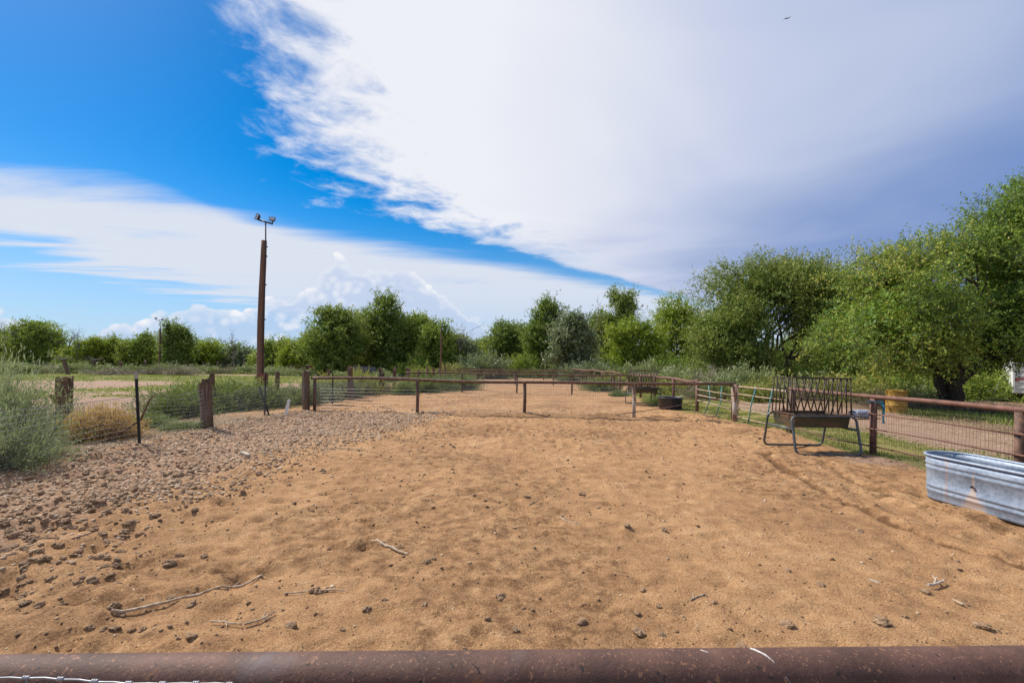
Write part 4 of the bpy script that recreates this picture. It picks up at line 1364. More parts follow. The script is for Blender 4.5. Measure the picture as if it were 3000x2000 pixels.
def cross_fence(A, B, posts, label, seed, net=True, pr=0.05, rr=0.045, zr=1.13, matlist=None, wob=0.03):
    t = thing('pipe_fence', label, 'fence', ((A[0] + B[0]) / 2, (A[1] + B[1]) / 2, 0), 'cross fences between the pens')
    MB().tube(wavy((*A, 0), (*B, 0), zr, 40, wob, seed), rr, 10).build('top_rail', M['rust'], t, True)
    for i, x in enumerate(posts):
        p = on_line(A, B, x)
        g = ghv(*p)
        m = M[matlist[i]] if matlist else M['rust']
        MB().tube([(p[0], p[1], g - 0.2), (p[0] + 0.01, p[1], g + 0.5), (p[0], p[1], zr)], pr, 9).build('post', m, t, True)
    if net:
        mb = MB()
        a0, a1 = on_line(A, B, posts[0]), on_line(A, B, posts[-1])
        wire_net(mb, (a0[0], a0[1] - 0.05, 0), (a1[0], a1[1] - 0.05, 0), 0.02, 1.0, 0.055 if seed < 2 else 0.1, 0.105 if seed < 2 else 0.2,
                 0.0019 if seed < 2 else 0.0026, 0.006, seed)
        o = mb.build('wire_mesh', M['wire'], t)
        o['kind'] = 'stuff'
    return t


F1A, F1B = (-7.0, 15.9), (7.0, 14.25)
f1 = cross_fence(F1A, F1B, [-6.88, -3.2, 0.43, 3.93], 'rusty pipe fence with wire mesh crossing at the back of the open pen', 1, pr=0.055, rr=0.05,
                 matlist=['rust', 'rust', 'rust', 'rust_white'], wob=0.045)
# thick gate post at its right end and the slanting brace wire
MB().tube([(7.0, 14.25, -0.2), (7.0, 14.25, 1.16)], 0.075, 12).build('gate_post', M['rust_white'], f1, True)
MB().tube([(2.9, 14.68, 0.04), (5.0, 14.45, 0.40), (6.95, 14.2, 0.82)], 0.014, 6).build('brace_rod', M['rust'], f1, True)


def fline(yc, k=0.13):
    return (lambda x: yc - k * x)


names = ['rusty pipe fence crossing between the second and third pens', 'thin pipe fence crossing behind the third pen',
         'thin pipe fence crossing behind the fourth pen', 'distant pipe fence crossing behind the fifth pen', 'farthest pipe fence crossing below the trees']
for k, yc in enumerate((26.6, 38.3, 50.0, 61.0)):
    f = fline(yc, 0.13)
    A, B = (-6.4, f(-6.4)), (6.7, f(6.7))
    cross_fence(A, B, [-6.28, -2.95, 0.3, 3.45, 5.8, 6.6], names[k], 2 + k, net=(k < 2), pr=0.05, rr=0.045, zr=1.13, wob=0.03)

# ---- right-hand fence: top pipe, posts, three rods, wire
XR = 7.06
rf = thing('pipe_fence', 'rusty pipe fence with three thin rods running along the right side', 'fence', (XR, 6, 0))
RP = [(7.03, 11.4), (7.08, 8.9), (7.10, 6.35), (7.1, 3.8), (7.1, 1.3)]
MB().tube([(7.03, 11.5, 1.17), (7.06, 10.2, 1.155), (7.08, 8.9, 1.15), (7.1, 7.6, 1.16), (7.1, 6.35, 1.15), (7.1, 3.8, 1.15), (7.1, 0.9, 1.15)], 0.041, 12).build('top_rail', M['rust_pale'], rf, True)
for i, (x, y) in enumerate(RP):
    g = ghv(x, y)
    MB().tube([(x, y, g - 0.2), (x, y, 1.12)], 0.058, 12).build('post', M['rust'] if i != 1 else M['rust_pale'], rf, True)
for z in (0.82, 0.53, 0.20):
    for (a, b) in zip(RP[:-1], RP[1:]):
        if z > 0.5 and a[1] > 11:
            continue
        m0 = Vector(((a[0] + b[0]) / 2 - 0.07, (a[1] + b[1]) / 2, z + 0.012 - (0.05 if z < .3 and a[1] > 11 else 0)))
        MB().tube([(a[0] - 0.07, a[1] + 0.05, z + (0.08 if a[1] > 11 else 0)), m0, (b[0] - 0.07, b[1] - 0.05, z - 0.01)], 0.013, 6).build('rod', M['rust_pale'], rf, True)
mb = MB()
wire_net(mb, (7.12, 11.4, 0), (7.16, 1.4, 0), 0.02, 0.98, 0.055, 0.105, 0.0013, 0.006, 3)
mb.build('wire_mesh', M['wirerust'], rf)['kind'] = 'stuff'

# ---- right-hand line beside the farther pens
rf2 = thing('pipe_fence', 'bent pale pipe rail along the right side of the second pen', 'fence', (6.9, 20, 0))
MB().tube([(6.95, 16.95, 1.16), (6.93, 17.9, 1.10), (6.9, 19.2, 1.17), (6.85, 20.3, 1.19), (6.85, 21.2, 1.16), (6.85, 21.8, 1.24), (6.8, 23.4, 1.20), (6.75, 26, 1.19)], 0.058, 10).build('top_rail', M['rust_pale'], rf2, True)
for (x, y) in ((6.93, 17.0), (6.9, 19.4), (6.85, 21.8), (6.8, 24.0)):
    MB().tube([(x, y, ghv(x, y) - 0.2), (x, y, 1.19)], 0.065, 10).build('post', M['rust_pale'], rf2, True)
for z in (0.75, 0.42):
    MB().tube([(6.93, 17, z), (6.88, 20.5, z - 0.03), (6.78, 25.5, z)], 0.012, 6).build('rod', M['rust'], rf2, True)
rf3 = thing('pipe_fence', 'jumble of pipe rails along the right side of the far pens', 'fence', (6.6, 42, 0))
MB().tube([(6.7, 27.5, 1.18), (6.6, 30, 1.3), (6.6, 33, 1.22), (6.5, 36, 1.34), (6.4, 40, 1.25), (6.4, 46, 1.3), (6.2, 60, 1.2)], 0.055, 8).build('top_rail', M['rust_pale'], rf3, True)
for y in (27.6, 30, 33, 36, 40, 44, 48, 54):
    MB().tube([(6.55, y, -0.1), (6.55, y, 1.24)], 0.055, 8).build('post', M['rust'], rf3, True)
MB().tube([(6.7, 27.6, 0.8), (6.5, 40, 0.75), (6.4, 54, 0.8)], 0.02, 6).build('rod', M['rust'], rf3, True)
MB().tube([(6.7, 27.6, 0.4), (6.5, 40, 0.45), (6.4, 54, 0.4)], 0.02, 6).build('rod', M['rust'], rf3, True)

# ---- gates
GY0, GY1 = 14.15, 11.55
g2 = thing('pipe_gate', 'standing pipe gate with teal uprights between the rusty gate post and the feeder', 'gate', (7.05, 12.8, 0))
zz = [0.16, 0.42, 0.64, 0.87]
MB().tube([(7.02, GY0 - 0.03, 0.05), (7.02, GY0 - 0.03, 1.02), (7.02, GY0 - 0.12, 1.10), (7.03, 13.0, 1.10), (7.03, 12.2, 1.10), (7.03, GY1 + 0.12, 1.10), (7.03, GY1 + 0.04, 1.02), (7.03, GY1 + 0.03, 0.05)], 0.024, 8).build('frame', M['gatepaint'], g2, True)
for z in zz:
    MB().tube([(7.02, GY0 - 0.03, z), (7.03, 12.9, z - 0.015), (7.03, GY1 + 0.03, z)], 0.018, 8).build('bar', M['gatepaint'], g2, True)
for y, dy in ((13.25, -0.22), (12.35, -0.15)):
    MB().tube([(7.0, y + dy * -1, -0.02), (7.0, y - dy * 0.2, 0.6), (7.0, y + dy * 0.9, 1.09)], 0.017, 8).build('upright', M['teal'], g2, True)
g1 = thing('pipe_gate', 'broken pipe gate with sagging bottom rail behind the cross fence', 'gate', (6.98, 15.6, 0))
a, b = Vector((6.86, 16.85, 0)), Vector((6.97, 14.4, 0))
MB().tube([a + Vector((-.03, 0, .06)), a + Vector((0, 0, .95)), a + Vector((0, -.02, 1.08)), a + Vector((0.01, -.15, 1.13)), a.lerp(b, .4) + Vector((0, 0, 1.12)), a.lerp(b, .7) + Vector((0, 0, 1.08))], 0.022, 8).build('frame', M['gatepaint'], g1, True)
MB().tube([b + Vector((0, 0, .03)), b + Vector((0, 0, 1.05))], 0.022, 8).build('frame', M['gatepaint'], g1, True)
for z, dz in ((0.87, -0.06), (0.66, -0.05), (0.46, -0.10)):
    MB().tube([a + Vector((0, 0, z)), a.lerp(b, .5) + Vector((0, 0, z + dz * .5)), b + Vector((0, 0, z + dz))], 0.017, 8).build('bar', M['gatepaint'], g1, True)
p0 = at(2031, 1207)
p1 = at(2062, 1217)
p2 = at(2080, 1223)
p3 = at(2097, 1224)
MB().tube([p0 + Vector((0, 0, .05)), p1 + Vector((0, 0, .03)), p2 + Vector((0, 0, .03)), p3 + Vector((0, 0, .05)), at(2100, 1218) + Vector((0, 0, .08))], 0.022, 8).build('fallen_rail', M['rust'], g1, True)
MB().tube([at(2064, 1216) + Vector((0, 0, .04)), a.lerp(b, .42) + Vector((0, 0, 0.6)), a.lerp(b, .36) + Vector((0, 0, 1.11))], 0.016, 8).build('upright', M['teal'], g1, True)
MB().tube([at(2098, 1222) + Vector((0, 0, .05)), a.lerp(b, .72) + Vector((0, 0, 0.55)), a.lerp(b, .74) + Vector((0, 0, 1.07))], 0.016, 8).build('upright', M['teal'], g1, True)

# ---- weathered timber posts


def timber(mb, base, top, w, d, seed, seg=9, chip=0.25):
    """split, tapering railway-sleeper post with a broken top"""
    r = random.Random(seed)
    base, top = Vector(base), Vector(top)
    n = 10
    prof = []
    for k in range(n):
        a = 2 * math.pi * k / n
        c, s = math.cos(a), math.sin(a)
        q_ = 1 / max(abs(c), abs(s))
        rr = (0.55 * q_ + 0.45) * (0.86 + 0.24 * r.random())
        prof.append((c * rr * w / 2, s * rr * d / 2))
    groove = [r.random() < 0.35 for _ in range(n)]
    vs, fs = [], []
    for i in range(seg + 1):
        t = i / seg
        c = base.lerp(top, t)
        tw = 1.0 - 0.10 * t + 0.05 * math.sin(t * 5 + seed)
        for k in range(n):
            g = 0.72 if groove[k] else 1.0
            j = 1 + 0.07 * (r.random() - .5)
            z = c.z
            if i == seg:
                z -= r.random() * chip * w * 2.2
            vs.append(Vector((c.x + prof[k][0] * tw * g * j, c.y + prof[k][1] * tw * g * j, z)))
    for i in range(seg):
        for k in range(n):
            k2 = (k + 1) % n
            fs.append((i * n + k, i * n + k2, (i + 1) * n + k2, (i + 1) * n + k))
    vs.append(top - Vector((0, 0, w * 0.25)))
    for k in range(n):
        fs.append((seg * n + k, seg * n + (k + 1) % n, (seg + 1) * n))
    mb.add(vs, fs)
    return mb


lf = thing('wire_fence', 'sagging woven wire fence on timber and steel posts along the left side', 'fence', (-7.1, 9, 0))
p = at(613, 1266)
o = timber(MB(), (-7.08, 10.6, ghv(-7.08, 10.6) - 0.2), (-7.16, 10.6, 1.33), 0.27, 0.24, 3, chip=0.95).build('post', M['wood'], lf)
o['label'] = 'split weathered timber post with jagged top'
timber(MB(), (-7.15, 15.85, -0.2), (-7.2, 15.9, 1.47), 0.27, 0.24, 5).build('post', M['wood'], lf)
for (x, y, top_lean, h) in ((-6.94, 8.5, -0.08, 1.36), (-7.27, 13.4, 0.02, 1.28)):
    g = ghv(x, y)
    o = MB()
    o.box((x + top_lean / 2, y, g + h / 2 - 0.1), (0.045, 0.012, h + 0.2), Matrix.Rotation(top_lean / h, 3, 'Y'))
    o.box((x + top_lean / 2, y + 0.02, g + h / 2 - 0.1), (0.010, 0.035, h + 0.2), Matrix.Rotation(top_lean / h, 3, 'Y'))
    tp = o.build('steel_post', M['tpost'], lf)
    if y < 10:
        MB().box((x + top_lean - 0.001, y - 0.001, g + h - 0.065), (0.049, 0.016, 0.15), Matrix.Rotation(top_lean / h, 3, 'Y')).build('painted_tip', M['tposttop'], tp)
a0 = at(760, 1133, y=13.7)
a1 = at(790, 1222, y=13.35)
MB().tube([a1, a0], 0.028, 6).build('leaning_bar', M['tpost'], lf)
# forked dead branch leaning on the steel post
g = ghv(-7.5, 8.3)
MB().tube([(-7.62, 8.55, g + 0.02), (-7.28, 8.6, g + 0.23), (-7.02, 8.62, g + 0.42), (-6.86, 8.62, g + 0.80), (-6.74, 8.62, 1.05)], [.022, .02, .018, .014, .007], 6).build('dead_branch', M['wooddark'], lf, True)
mb = MB()
wire_net(mb, (-6.98, 2.2, 0), (-7.0, 8.5, 0), 0.03, 1.0, 0.052, 0.10, 0.0014, 0.016, 4, 0.05)
wire_net(mb, (-7.0, 8.5, 0), (-7.02, 10.55, 0), 0.03, 1.08, 0.052, 0.10, 0.0014, 0.022, 5, 0.10)
wire_net(mb, (-7.02, 10.6, 0), (-7.2, 13.4, 0), 0.03, 1.0, 0.052, 0.10, 0.0014, 0.02, 6, 0.08)
wire_net(mb, (-7.2, 13.4, 0), (-7.12, 15.8, 0), 0.03, 0.98, 0.055, 0.11, 0.0014, 0.02, 7, 0.10)
mb.build('wire_mesh', M['wire'], lf)['kind'] = 'stuff'
MB().tube([(-7.02, 2.2, 1.02), (-7.03, 5, 1.0), (-7.02, 7, 0.97), (-7.02, 8.5, 1.02), (-7.1, 9.6, .98), (-7.1, 10.6, 1.06), (-7.2, 12, .97), (-7.25, 13.4, 1.0), (-7.2, 14.6, .93), (-7.16, 15.8, 1.0)], 0.004, 5).build('top_wire', M['wirerust'], lf)

lf2 = thing('wire_fence', 'timber post and wire fence along the left side of the farther pens', 'fence', (-7.2, 30, 0))
for k, (x, y, h) in enumerate(((-7.4, 20.9, 1.55), (-7.15, 25.2, 1.18), (-7.3, 28.2, 1.35), (-7.05, 31.0, 1.45), (-6.9, 33.6, 1.2), (-7.0, 37.5, 1.45), (-7.0, 41.0, 1.35), (-7.0, 44, 1.3), (-7.0, 47.5, 1.5), (-7.0, 52.0, 1.35), (-7.0, 58.0, 1.5))):
    timber(MB(), (x, y, -0.15), (x - 0.05 + 0.04 * (k % 3), y, h), 0.22 + 0.05 * (k % 3 == 0), 0.22, 20 + k).build('post', M['wood'] if k % 2 else M['wooddark'], lf2)
for (x, y) in ((-7.2, 18.3), (-7.05, 24.4), (-7.1, 29.5)):
    MB().box((x, y, 0.62), (0.04, 0.03, 1.35)).build('steel_post', M['tpost'], lf2)
mb = MB()
wire_net(mb, (-7.2, 15.9, 0), (-7.2, 20.9, 0), 0.03, 0.95, 0.06, 0.12, 0.0015, 0.02, 8, 0.08)
wire_net(mb, (-7.2, 20.9, 0), (-7.1, 31.0, 0), 0.03, 0.95, 0.11, 0.2, 0.0022, 0.02, 9, 0.08)
mb.build('wire_mesh', M['wire'], lf2)['kind'] = 'stuff'

# outer row of old posts across the alley, single posts
OUT = 'old timber posts of the outer fence row'


def post_thing(px, pt, y, w, label, seed, mat='wood', group=OUT, lean=0.0, d=None, chip=0.35):
    """timber post whose top shows at (px, pt)"""
    tp = at(px, pt, y=y)
    bx = tp.x - lean
    g = ghv(bx, y)
    t = thing('timber_post', label, 'post', (bx, y, g), group)
    o_ = timber(MB(), (bx, y, g - 0.2), (tp.x, y, tp.z), w, d or w * 0.9, seed, chip=chip)
    o_.build('shaft', M[mat], t)
    return t


st = post_thing(190, 1099, 11.4, 0.34, 'thick charred stump-like post behind the left wire', 41, 'wooddark', chip=0.12)
q0, q1 = at(166, 1184, y=11.2), at(148, 1152, y=11.0)
timber(MB(), q0, q1, 0.13, 0.11, 42, 5).build('broken_arm', M['wooddark'], st)
post_thing(622, 1088, 14.6, 0.16, 'charred leaning post just behind the split timber post', 43, 'wooddark', lean=0.05)
post_thing(812, 1085, 19.5, 0.23, 'squat timber post right of the floodlight pole', 44, 'wood', lean=0.04)
post_thing(963, 1080, 27.0, 0.22, 'short timber post left of the yellow-green bushes', 45, 'wood', lean=0.1)
post_thing(1114, 1075, 30.0, 0.27, 'thick slanting timber post behind the pale yellowish bush', 46, 'wood', lean=-0.15)
post_thing(1157, 1073, 36.0, 0.24, 'slim timber post right of the thick slanting one', 47, 'wood')
FAR = 'timber posts standing across the far left yard'
for k, (px, pt, y, w, lean, lab) in enumerate((
        (186, 1052, 50, 0.42, -0.55, 'leaning far post topped with tangled branches'),
        (274, 1053, 54, 0.42, 0.0, 'far post right of the leaning one with branches on its top'),
        (354, 1056, 54, 0.48, 0.0, 'broad far post midway to the distant floodlight pole'),
        (425, 1054, 56, 0.36, 0.0, 'far post just left of the distant floodlight pole'),
        (552, 1057, 72, 0.34, 0.0, 'first short post right of the distant floodlight pole'),
        (596, 1059, 72, 0.36, 0.0, 'second short post right of the distant floodlight pole'),
        (638, 1058, 72, 0.34, 0.0, 'third short post right of the distant floodlight pole'),
        (678, 1064, 72, 0.30, 0.0, 'lowest short post right of the distant floodlight pole'),
        (715, 1058, 72, 0.30, 0.0, 'short post left of the near floodlight pole'),
        (748, 1058, 72, 0.26, 0.0, 'short post touching the near floodlight pole in view'))):
    t = post_thing(px, pt, y, w, lab, 60 + k, 'wooddark' if k % 3 else 'wood', FAR, lean)
    if k < 2:
        mb = MB()
        r = random.Random(k)
        tp = at(px, pt, y=y)
        for i in range(8):
            L = r.uniform(.4, 1.5)
            s = r.choice((-1, 1))
            e = tp + Vector((s * L, r.uniform(-.5, .5), r.uniform(-.25, .35)))
            mid = tp + Vector((s * L * .5, r.uniform(-.3, .3), r.uniform(-.05, .3)))
            mb.tube([tp + Vector((-s * .2, r.uniform(-.2, .2), r.uniform(-.15, .1))), mid, e], [.022, .015, .006], 4)
            for j in range(2):
                mb.tube([mid, mid + Vector((s * r.uniform(.1, .6), r.uniform(-.3, .3), r.uniform(-.3, .4)))], [.014, .005], 4)
        mb.build('tangled_branches', M['twig'], t)

# rusty sheet panels far left of the middle
pf = thing('panel_fence', 'rusty sheet-iron panel fence below the tall dark clump', 'fence', (-22, 60, 0))
for k, px in enumerate((905, 935, 965, 995, 1030, 1060)):
    a, b = at(px, 1075, y=60), at(px + 27, 1075, y=60 - 0.4)
    m = M['sheet'] if k % 3 != 2 else M['greyboard']
    MB().box(((a.x + b.x) / 2, 60 - 0.3 * k, 0.72 + 0.04 * (k % 2)), (b.x - a.x, 0.06, 1.1)).build('panel', m, pf)
    MB().box((a.x - 0.06, 59.85 - 0.3 * k, 0.75), (0.16, 0.16, 1.5)).build('post', M['wooddark'], pf)
gb = thing('board_stack', 'grey weathered board barrier right of the rusty panels', 'barrier', (-19, 55, 0))
MB().box((-17.9, 55, 0.85), (2.9, 0.08, 0.75), Matrix.Rotation(0.03, 3, 'Y')).build('board', M['greyboard'], gb)
MB().box((-19.2, 55.1, 0.5), (0.14, 0.14, 1.1)).build('post', M['wooddark'], gb)
MB().box((-16.6, 55.1, 0.5), (0.14, 0.14, 1.1)).build('post', M['wooddark'], gb)
lr = thing('pipe_fence', 'low dark pipe fence left of the rusty panels', 'fence', (-27, 58, 0))
for z in (0.5, 0.85, 1.2):
    MB().tube([(-28.5, 58, z), (-23.8, 57.5, z)], 0.04, 6).build('rail', M['rust'], lr)
for x in (-28.5, -26.5, -24.0):
    MB().tube([(x, 57.95, -0.1), (x, 57.95, 1.3)], 0.06, 6).build('post', M['rust'], lr)

# ------------------------------------------------------------------ poles


def light_pole(name, px_b, px_t, pt_wood, pt_lamp, y, w, label, seed, lamps=True, box=False):
    tp = at(px_t, pt_wood, y=y)
    bx = at(px_b, 1130, y=y).x
    t = thing(name, label, 'pole', (bx, y, ghv(bx, y)), 'tall wooden poles')
    n = 14
    r = random.Random(seed)
    pts, rs = [], []
    for i in range(n + 1):
        s = i / n
        pts.append((bx + (tp.x - bx) * s + 0.025 * math.sin(s * 7 + seed), y, -0.2 + (tp.z + 0.2) * s))
        rs.append(w / 2 * (1.08 - 0.30 * s) * (1 + 0.05 * (r.random() - .5)))
    MB().tube(pts, rs, 14).build('shaft', M['pole'], t, True)
    if lamps:
        lp = at(px_t + (8 if box else -1), pt_lamp, y=y)
        off = w * 0.42
        MB().tube([(bx + w * .58, y - 0.06, 0.9), ((bx + tp.x) / 2 + w * .5, y - 0.06, tp.z / 2), (tp.x + off, y - 0.05, tp.z - 0.1), (lp.x, y - 0.05, lp.z)], 0.03, 8).build('conduit', M['darkmetal'], t, True)
        for s in (0.25, 0.5, 0.72, 0.9, 0.96):
            c = Vector((bx + (tp.x - bx) * s + w * .5, y - 0.05, tp.z * s))
            MB().box(c, (0.11, 0.09, 0.05)).build('clamp', M['darkmetal'], t)
        k = y / 21.0
        arm = 0.34 * (1 if box else 1.5)
        tilt = 0.09 if box else 0.0
        MB().tube([(lp.x - arm * 0.95, y - 0.05, lp.z + tilt), (lp.x, y - 0.05, lp.z), (lp.x + arm * 0.95, y - 0.05, lp.z - tilt)], 0.04, 8).build('cross_arm', M['darkmetal'], t, True)
        for s, ang in ((-1, -1.15), (1, 0.10)):
            c = Vector((lp.x + s * arm * 1.0, y - 0.08, lp.z + (0.20 if s < 0 else 0.10) * (1 if box else 1.4)))
            R = Matrix.Rotation(ang * (1 if box else 0.3 * -s), 3, 'Y') @ Matrix.Rotation(-0.3, 3, 'X')
            ls = 1 if box else 1.25
            mbx = MB()
            wv, hv, dv = 0.29 * ls, 0.19 * ls, 0.13 * ls
            # flared housing: small back, wide front
            vs = []
            for (fx, yy) in ((1.0, -dv / 2), (0.62, dv / 2)):
                for sx, sz in ((-1, -1), (1, -1), (1, 1), (-1, 1)):
                    vs.append(c + R @ Vector((sx * wv / 2 * fx, yy, sz * hv / 2 * fx)))
            mbx.add(vs, [(0, 1, 2, 3), (7, 6, 5, 4), (0, 4, 5, 1), (1, 5, 6, 2), (2, 6, 7, 3), (3, 7, 4, 0)])
            fl = mbx.build('floodlight', M['darkmetal'], t)
            v2 = [c + R @ Vector((sx * wv * .42, -dv / 2 - 0.004, sz * hv * .40)) for sx, sz in ((-1, -1), (1, -1), (1, 1), (-1, 1))]
            v3 = [v + R @ Vector((0, -0.004, 0)) for v in v2]
            MB().add(v2 + v3, [(4, 5, 6, 7), (3, 2, 1, 0), (0, 1, 5, 4), (1, 2, 6, 5), (2, 3, 7, 6), (3, 0, 4, 7)]).build('lens', M['lens'], fl)
            MB().tube([c + Vector((0, 0.02, -0.02)), Vector((lp.x + s * arm * 0.93, y - 0.05, lp.z - s * tilt))], 0.028, 6).build('bracket', M['darkmetal'], t)
    if box:
        c = at(771, 1115, y=y - 0.26)
        MB().box(c, (0.42, 0.1, 0.66), Matrix.Rotation(0.03, 3, 'Y')).build('switch_box', M['sheet'], t, bevel=0.01)
        MB().box((bx, y - 0.2, 0.95), (0.12, 0.14, 0.1)).build('mounting_block', M['wooddark'], t)
    return t


light_pole('light_pole', 760, 772, 705, 651, 21.0, 0.31, 'tall wooden pole with two floodlights near the left fence', 1, True, True)
light_pole('light_pole', 468, 469, 962, 938, 70.0, 0.30, 'distant wooden pole with two floodlights in the left hedge', 2, True, False)
light_pole('wooden_pole', 1291, 1292, 965, 965, 49.5, 0.19, 'bare wooden pole with no lamp near the middle', 3, False, False)

# ------------------------------------------------------------------ hay feeders


def rounded_loop(w, z0, z1, y0, y1, rad, n=6):
    """closed tube path: bottom bar on the ground at y0, top bar at y1"""
    pts = []
    for (cx, cz, a0) in ((w / 2 - rad, z1 - rad, 0), (-w / 2 + rad, z1 - rad, 90), (-w / 2 + rad, z0 + rad, 180), (w / 2 - rad, z0 + rad, 270)):
        for i in range(n + 1):
            a = math.radians(a0 + 90 * i / n)
            xx, z = cx + rad * math.cos(a), cz + rad * math.sin(a)
            t = (z - z0) / (z1 - z0)
            pts.append(Vector((xx, y0 + (y1 - y0) * t, z)))
    return pts


def make_feeder(loc, label):
    t = thing('hay_feeder', label, 'hay feeder', (0, 0, 0), 'steel hay feeders in the pens')
    W = 1.27
    for s in (-1, 1):
        MB().tube(rounded_loop(W, 0.03, 0.755, s * 0.57, s * 0.40, 0.105), 0.023, 10, closed=True).build('leg_frame', M['feedtube'], t, True)
    for s in (-1, 1):
        MB().tube([(s * (W / 2 - 0.015), -0.455, 0.50), (s * (W / 2 - 0.015), 0.455, 0.50)], 0.022, 8).build('side_tube', M['feedtube'], t, True)
    # tapered trough with open top, walls of sheet
    mb = MB()
    zt, zb, th = 0.765, 0.525, 0.012
    top = [(-.555, -.37), (.555, -.37), (.555, .37), (-.555, .37)]
    bot = [(-.535, -.33), (.535, -.33), (.535, .33), (-.535, .33)]
    vs = [Vector((x, y, zt)) for x, y in top] + [Vector((x, y, zb)) for x, y in bot]
    vi = [Vector((x * (1 - th / .5), y * (1 - th / .35), zt)) for x, y in top] + [Vector((x * (1 - th / .5), y * (1 - th / .35), zb + th)) for x, y in bot]
    fs = []
    for i in range(4):
        j = (i + 1) % 4
        fs += [(i, j, 4 + j, 4 + i), (8 + i, 12 + i, 12 + j, 8 + j), (i, 8 + i, 8 + j, j)]
    fs += [(4, 5, 6, 7), (15, 14, 13, 12)]
    mb.add(vs + vi, fs)
    tr = mb.build('trough', M['trough'], t)
    for x in (-0.30, -0.02):
        pass
    for y in (-0.18, 0.16):
        MB().box((-.563, y, 0.735), (0.012, 0.03, 0.09)).build('hook', M['rust'], tr)
    # rack: rims, corner posts, slanted bars front and back, straight bars at the ends
    z0, z1 = 0.785, 1.50
    hx, hy, hx2 = 0.56, 0.385, 0.535
    for z, a, b_, nm in ((z1, hx2, hy - 0.01, 'top_rim'), (z0, hx, hy, 'bottom_rim')):
        rim = MB()
        rim.box((0, -b_, z), (2 * a + 0.03, 0.03, 0.022))
        rim.box((0, b_, z), (2 * a + 0.03, 0.03, 0.022))
        rim.box((-a, 0, z + 0.002), (0.03, 2 * b_ - 0.031, 0.022))
        rim.box((a, 0, z + 0.002), (0.03, 2 * b_ - 0.031, 0.022))
        rim.build(nm, M['feedbar'] if nm == 'top_rim' else M['rust'], t)
    for sx in (-1, 1):
        for sy in (-1, 1):
            MB().tube([(sx * hx, sy * hy, z0), (sx * hx2, sy * (hy - .01), z1)], 0.013, 6).build('corner_post', M['feedbar'], t, True)
    n = 7
    stp = 2 * hx / 8.2
    for i in range(n):
        x0 = -hx + 0.03 + i * stp
        x1 = x0 + 0.155 + 0.04
        MB().tube([(x0, -hy, z0), (min(x1, hx2), -hy + .01, z1)], 0.0135, 6).build('slanted_bar', M['feedbar'], t, True)
        MB().tube([(-x0, hy, z0), (-min(x1, hx2), hy - .01, z1)], 0.0135, 6).build('slanted_bar', M['feedbar'], t, True)
    for sx in (-1, 1):
        for i in range(5):
            y = -hy + 2 * hy * (i + 1) / 6
            MB().tube([(sx * hx, y, z0), (sx * hx2, y, z1)], 0.0135, 6).build('bar', M['feedbar'], t, True)
    t.location = loc
    return t


fd1 = make_feeder((6.14, 9.35, 0.0), 'near hay feeder with slanted rack bars beside the right-hand fence')
fd1.location.z = ghv(6.14, 8.85) - 0.03
fd2 = copy_tree(fd1)
fd2.location = (5.78, 20.0, ghv(5.6, 19.7))
fd2.rotation_euler.z = math.radians(8)
fd2.scale = (0.95, 0.95, 1.0)
fd2['label'] = 'far hay feeder behind the cross fence, left of the black tub'

# ------------------------------------------------------------------ tubs, tank, drum


def lathe(prof, n=40, cx=0, cy=0, fx=None):
    """closed profile of (r, z) spun; fx maps (angle, r) to x, y"""
    vs, fs = [], []
    m = len(prof)
    for k in range(n):
        a = 2 * math.pi * k / n
        for (r, z) in prof:
            x, y = (r * math.cos(a), r * math.sin(a)) if fx is None else fx(a, r)
            vs.append(Vector((cx + x, cy + y, z)))
    for k in range(n):
        k2 = (k + 1) % n
        for i in range(m - 1):
            fs.append((k * m + i, k2 * m + i, k2 * m + i + 1, k * m + i + 1))
    return vs, fs


tc_ = at(1964, 1192)
tub = thing('rubber_tub', 'round black rubber water tub behind the cross fence', 'tub', (6.28, 18.0, ghv(6.28, 18.0)))
g = tub.location.z
prof = [(0.0, 0.03), (.40, .03), (.405, .08), (.455, .50), (.462, .525), (.475, .53), (.495, .53), (.495, .505), (.47, .495), (.43, .02), (.40, 0.0), (0.0, 0.0)]
vs, fs = lathe([(r, z * 0.9 + g) for r, z in prof], 40, 6.28, 18.0)
MB().add(vs, fs).build('body', M['rubber'], tub, True)

# galvanised stock tank


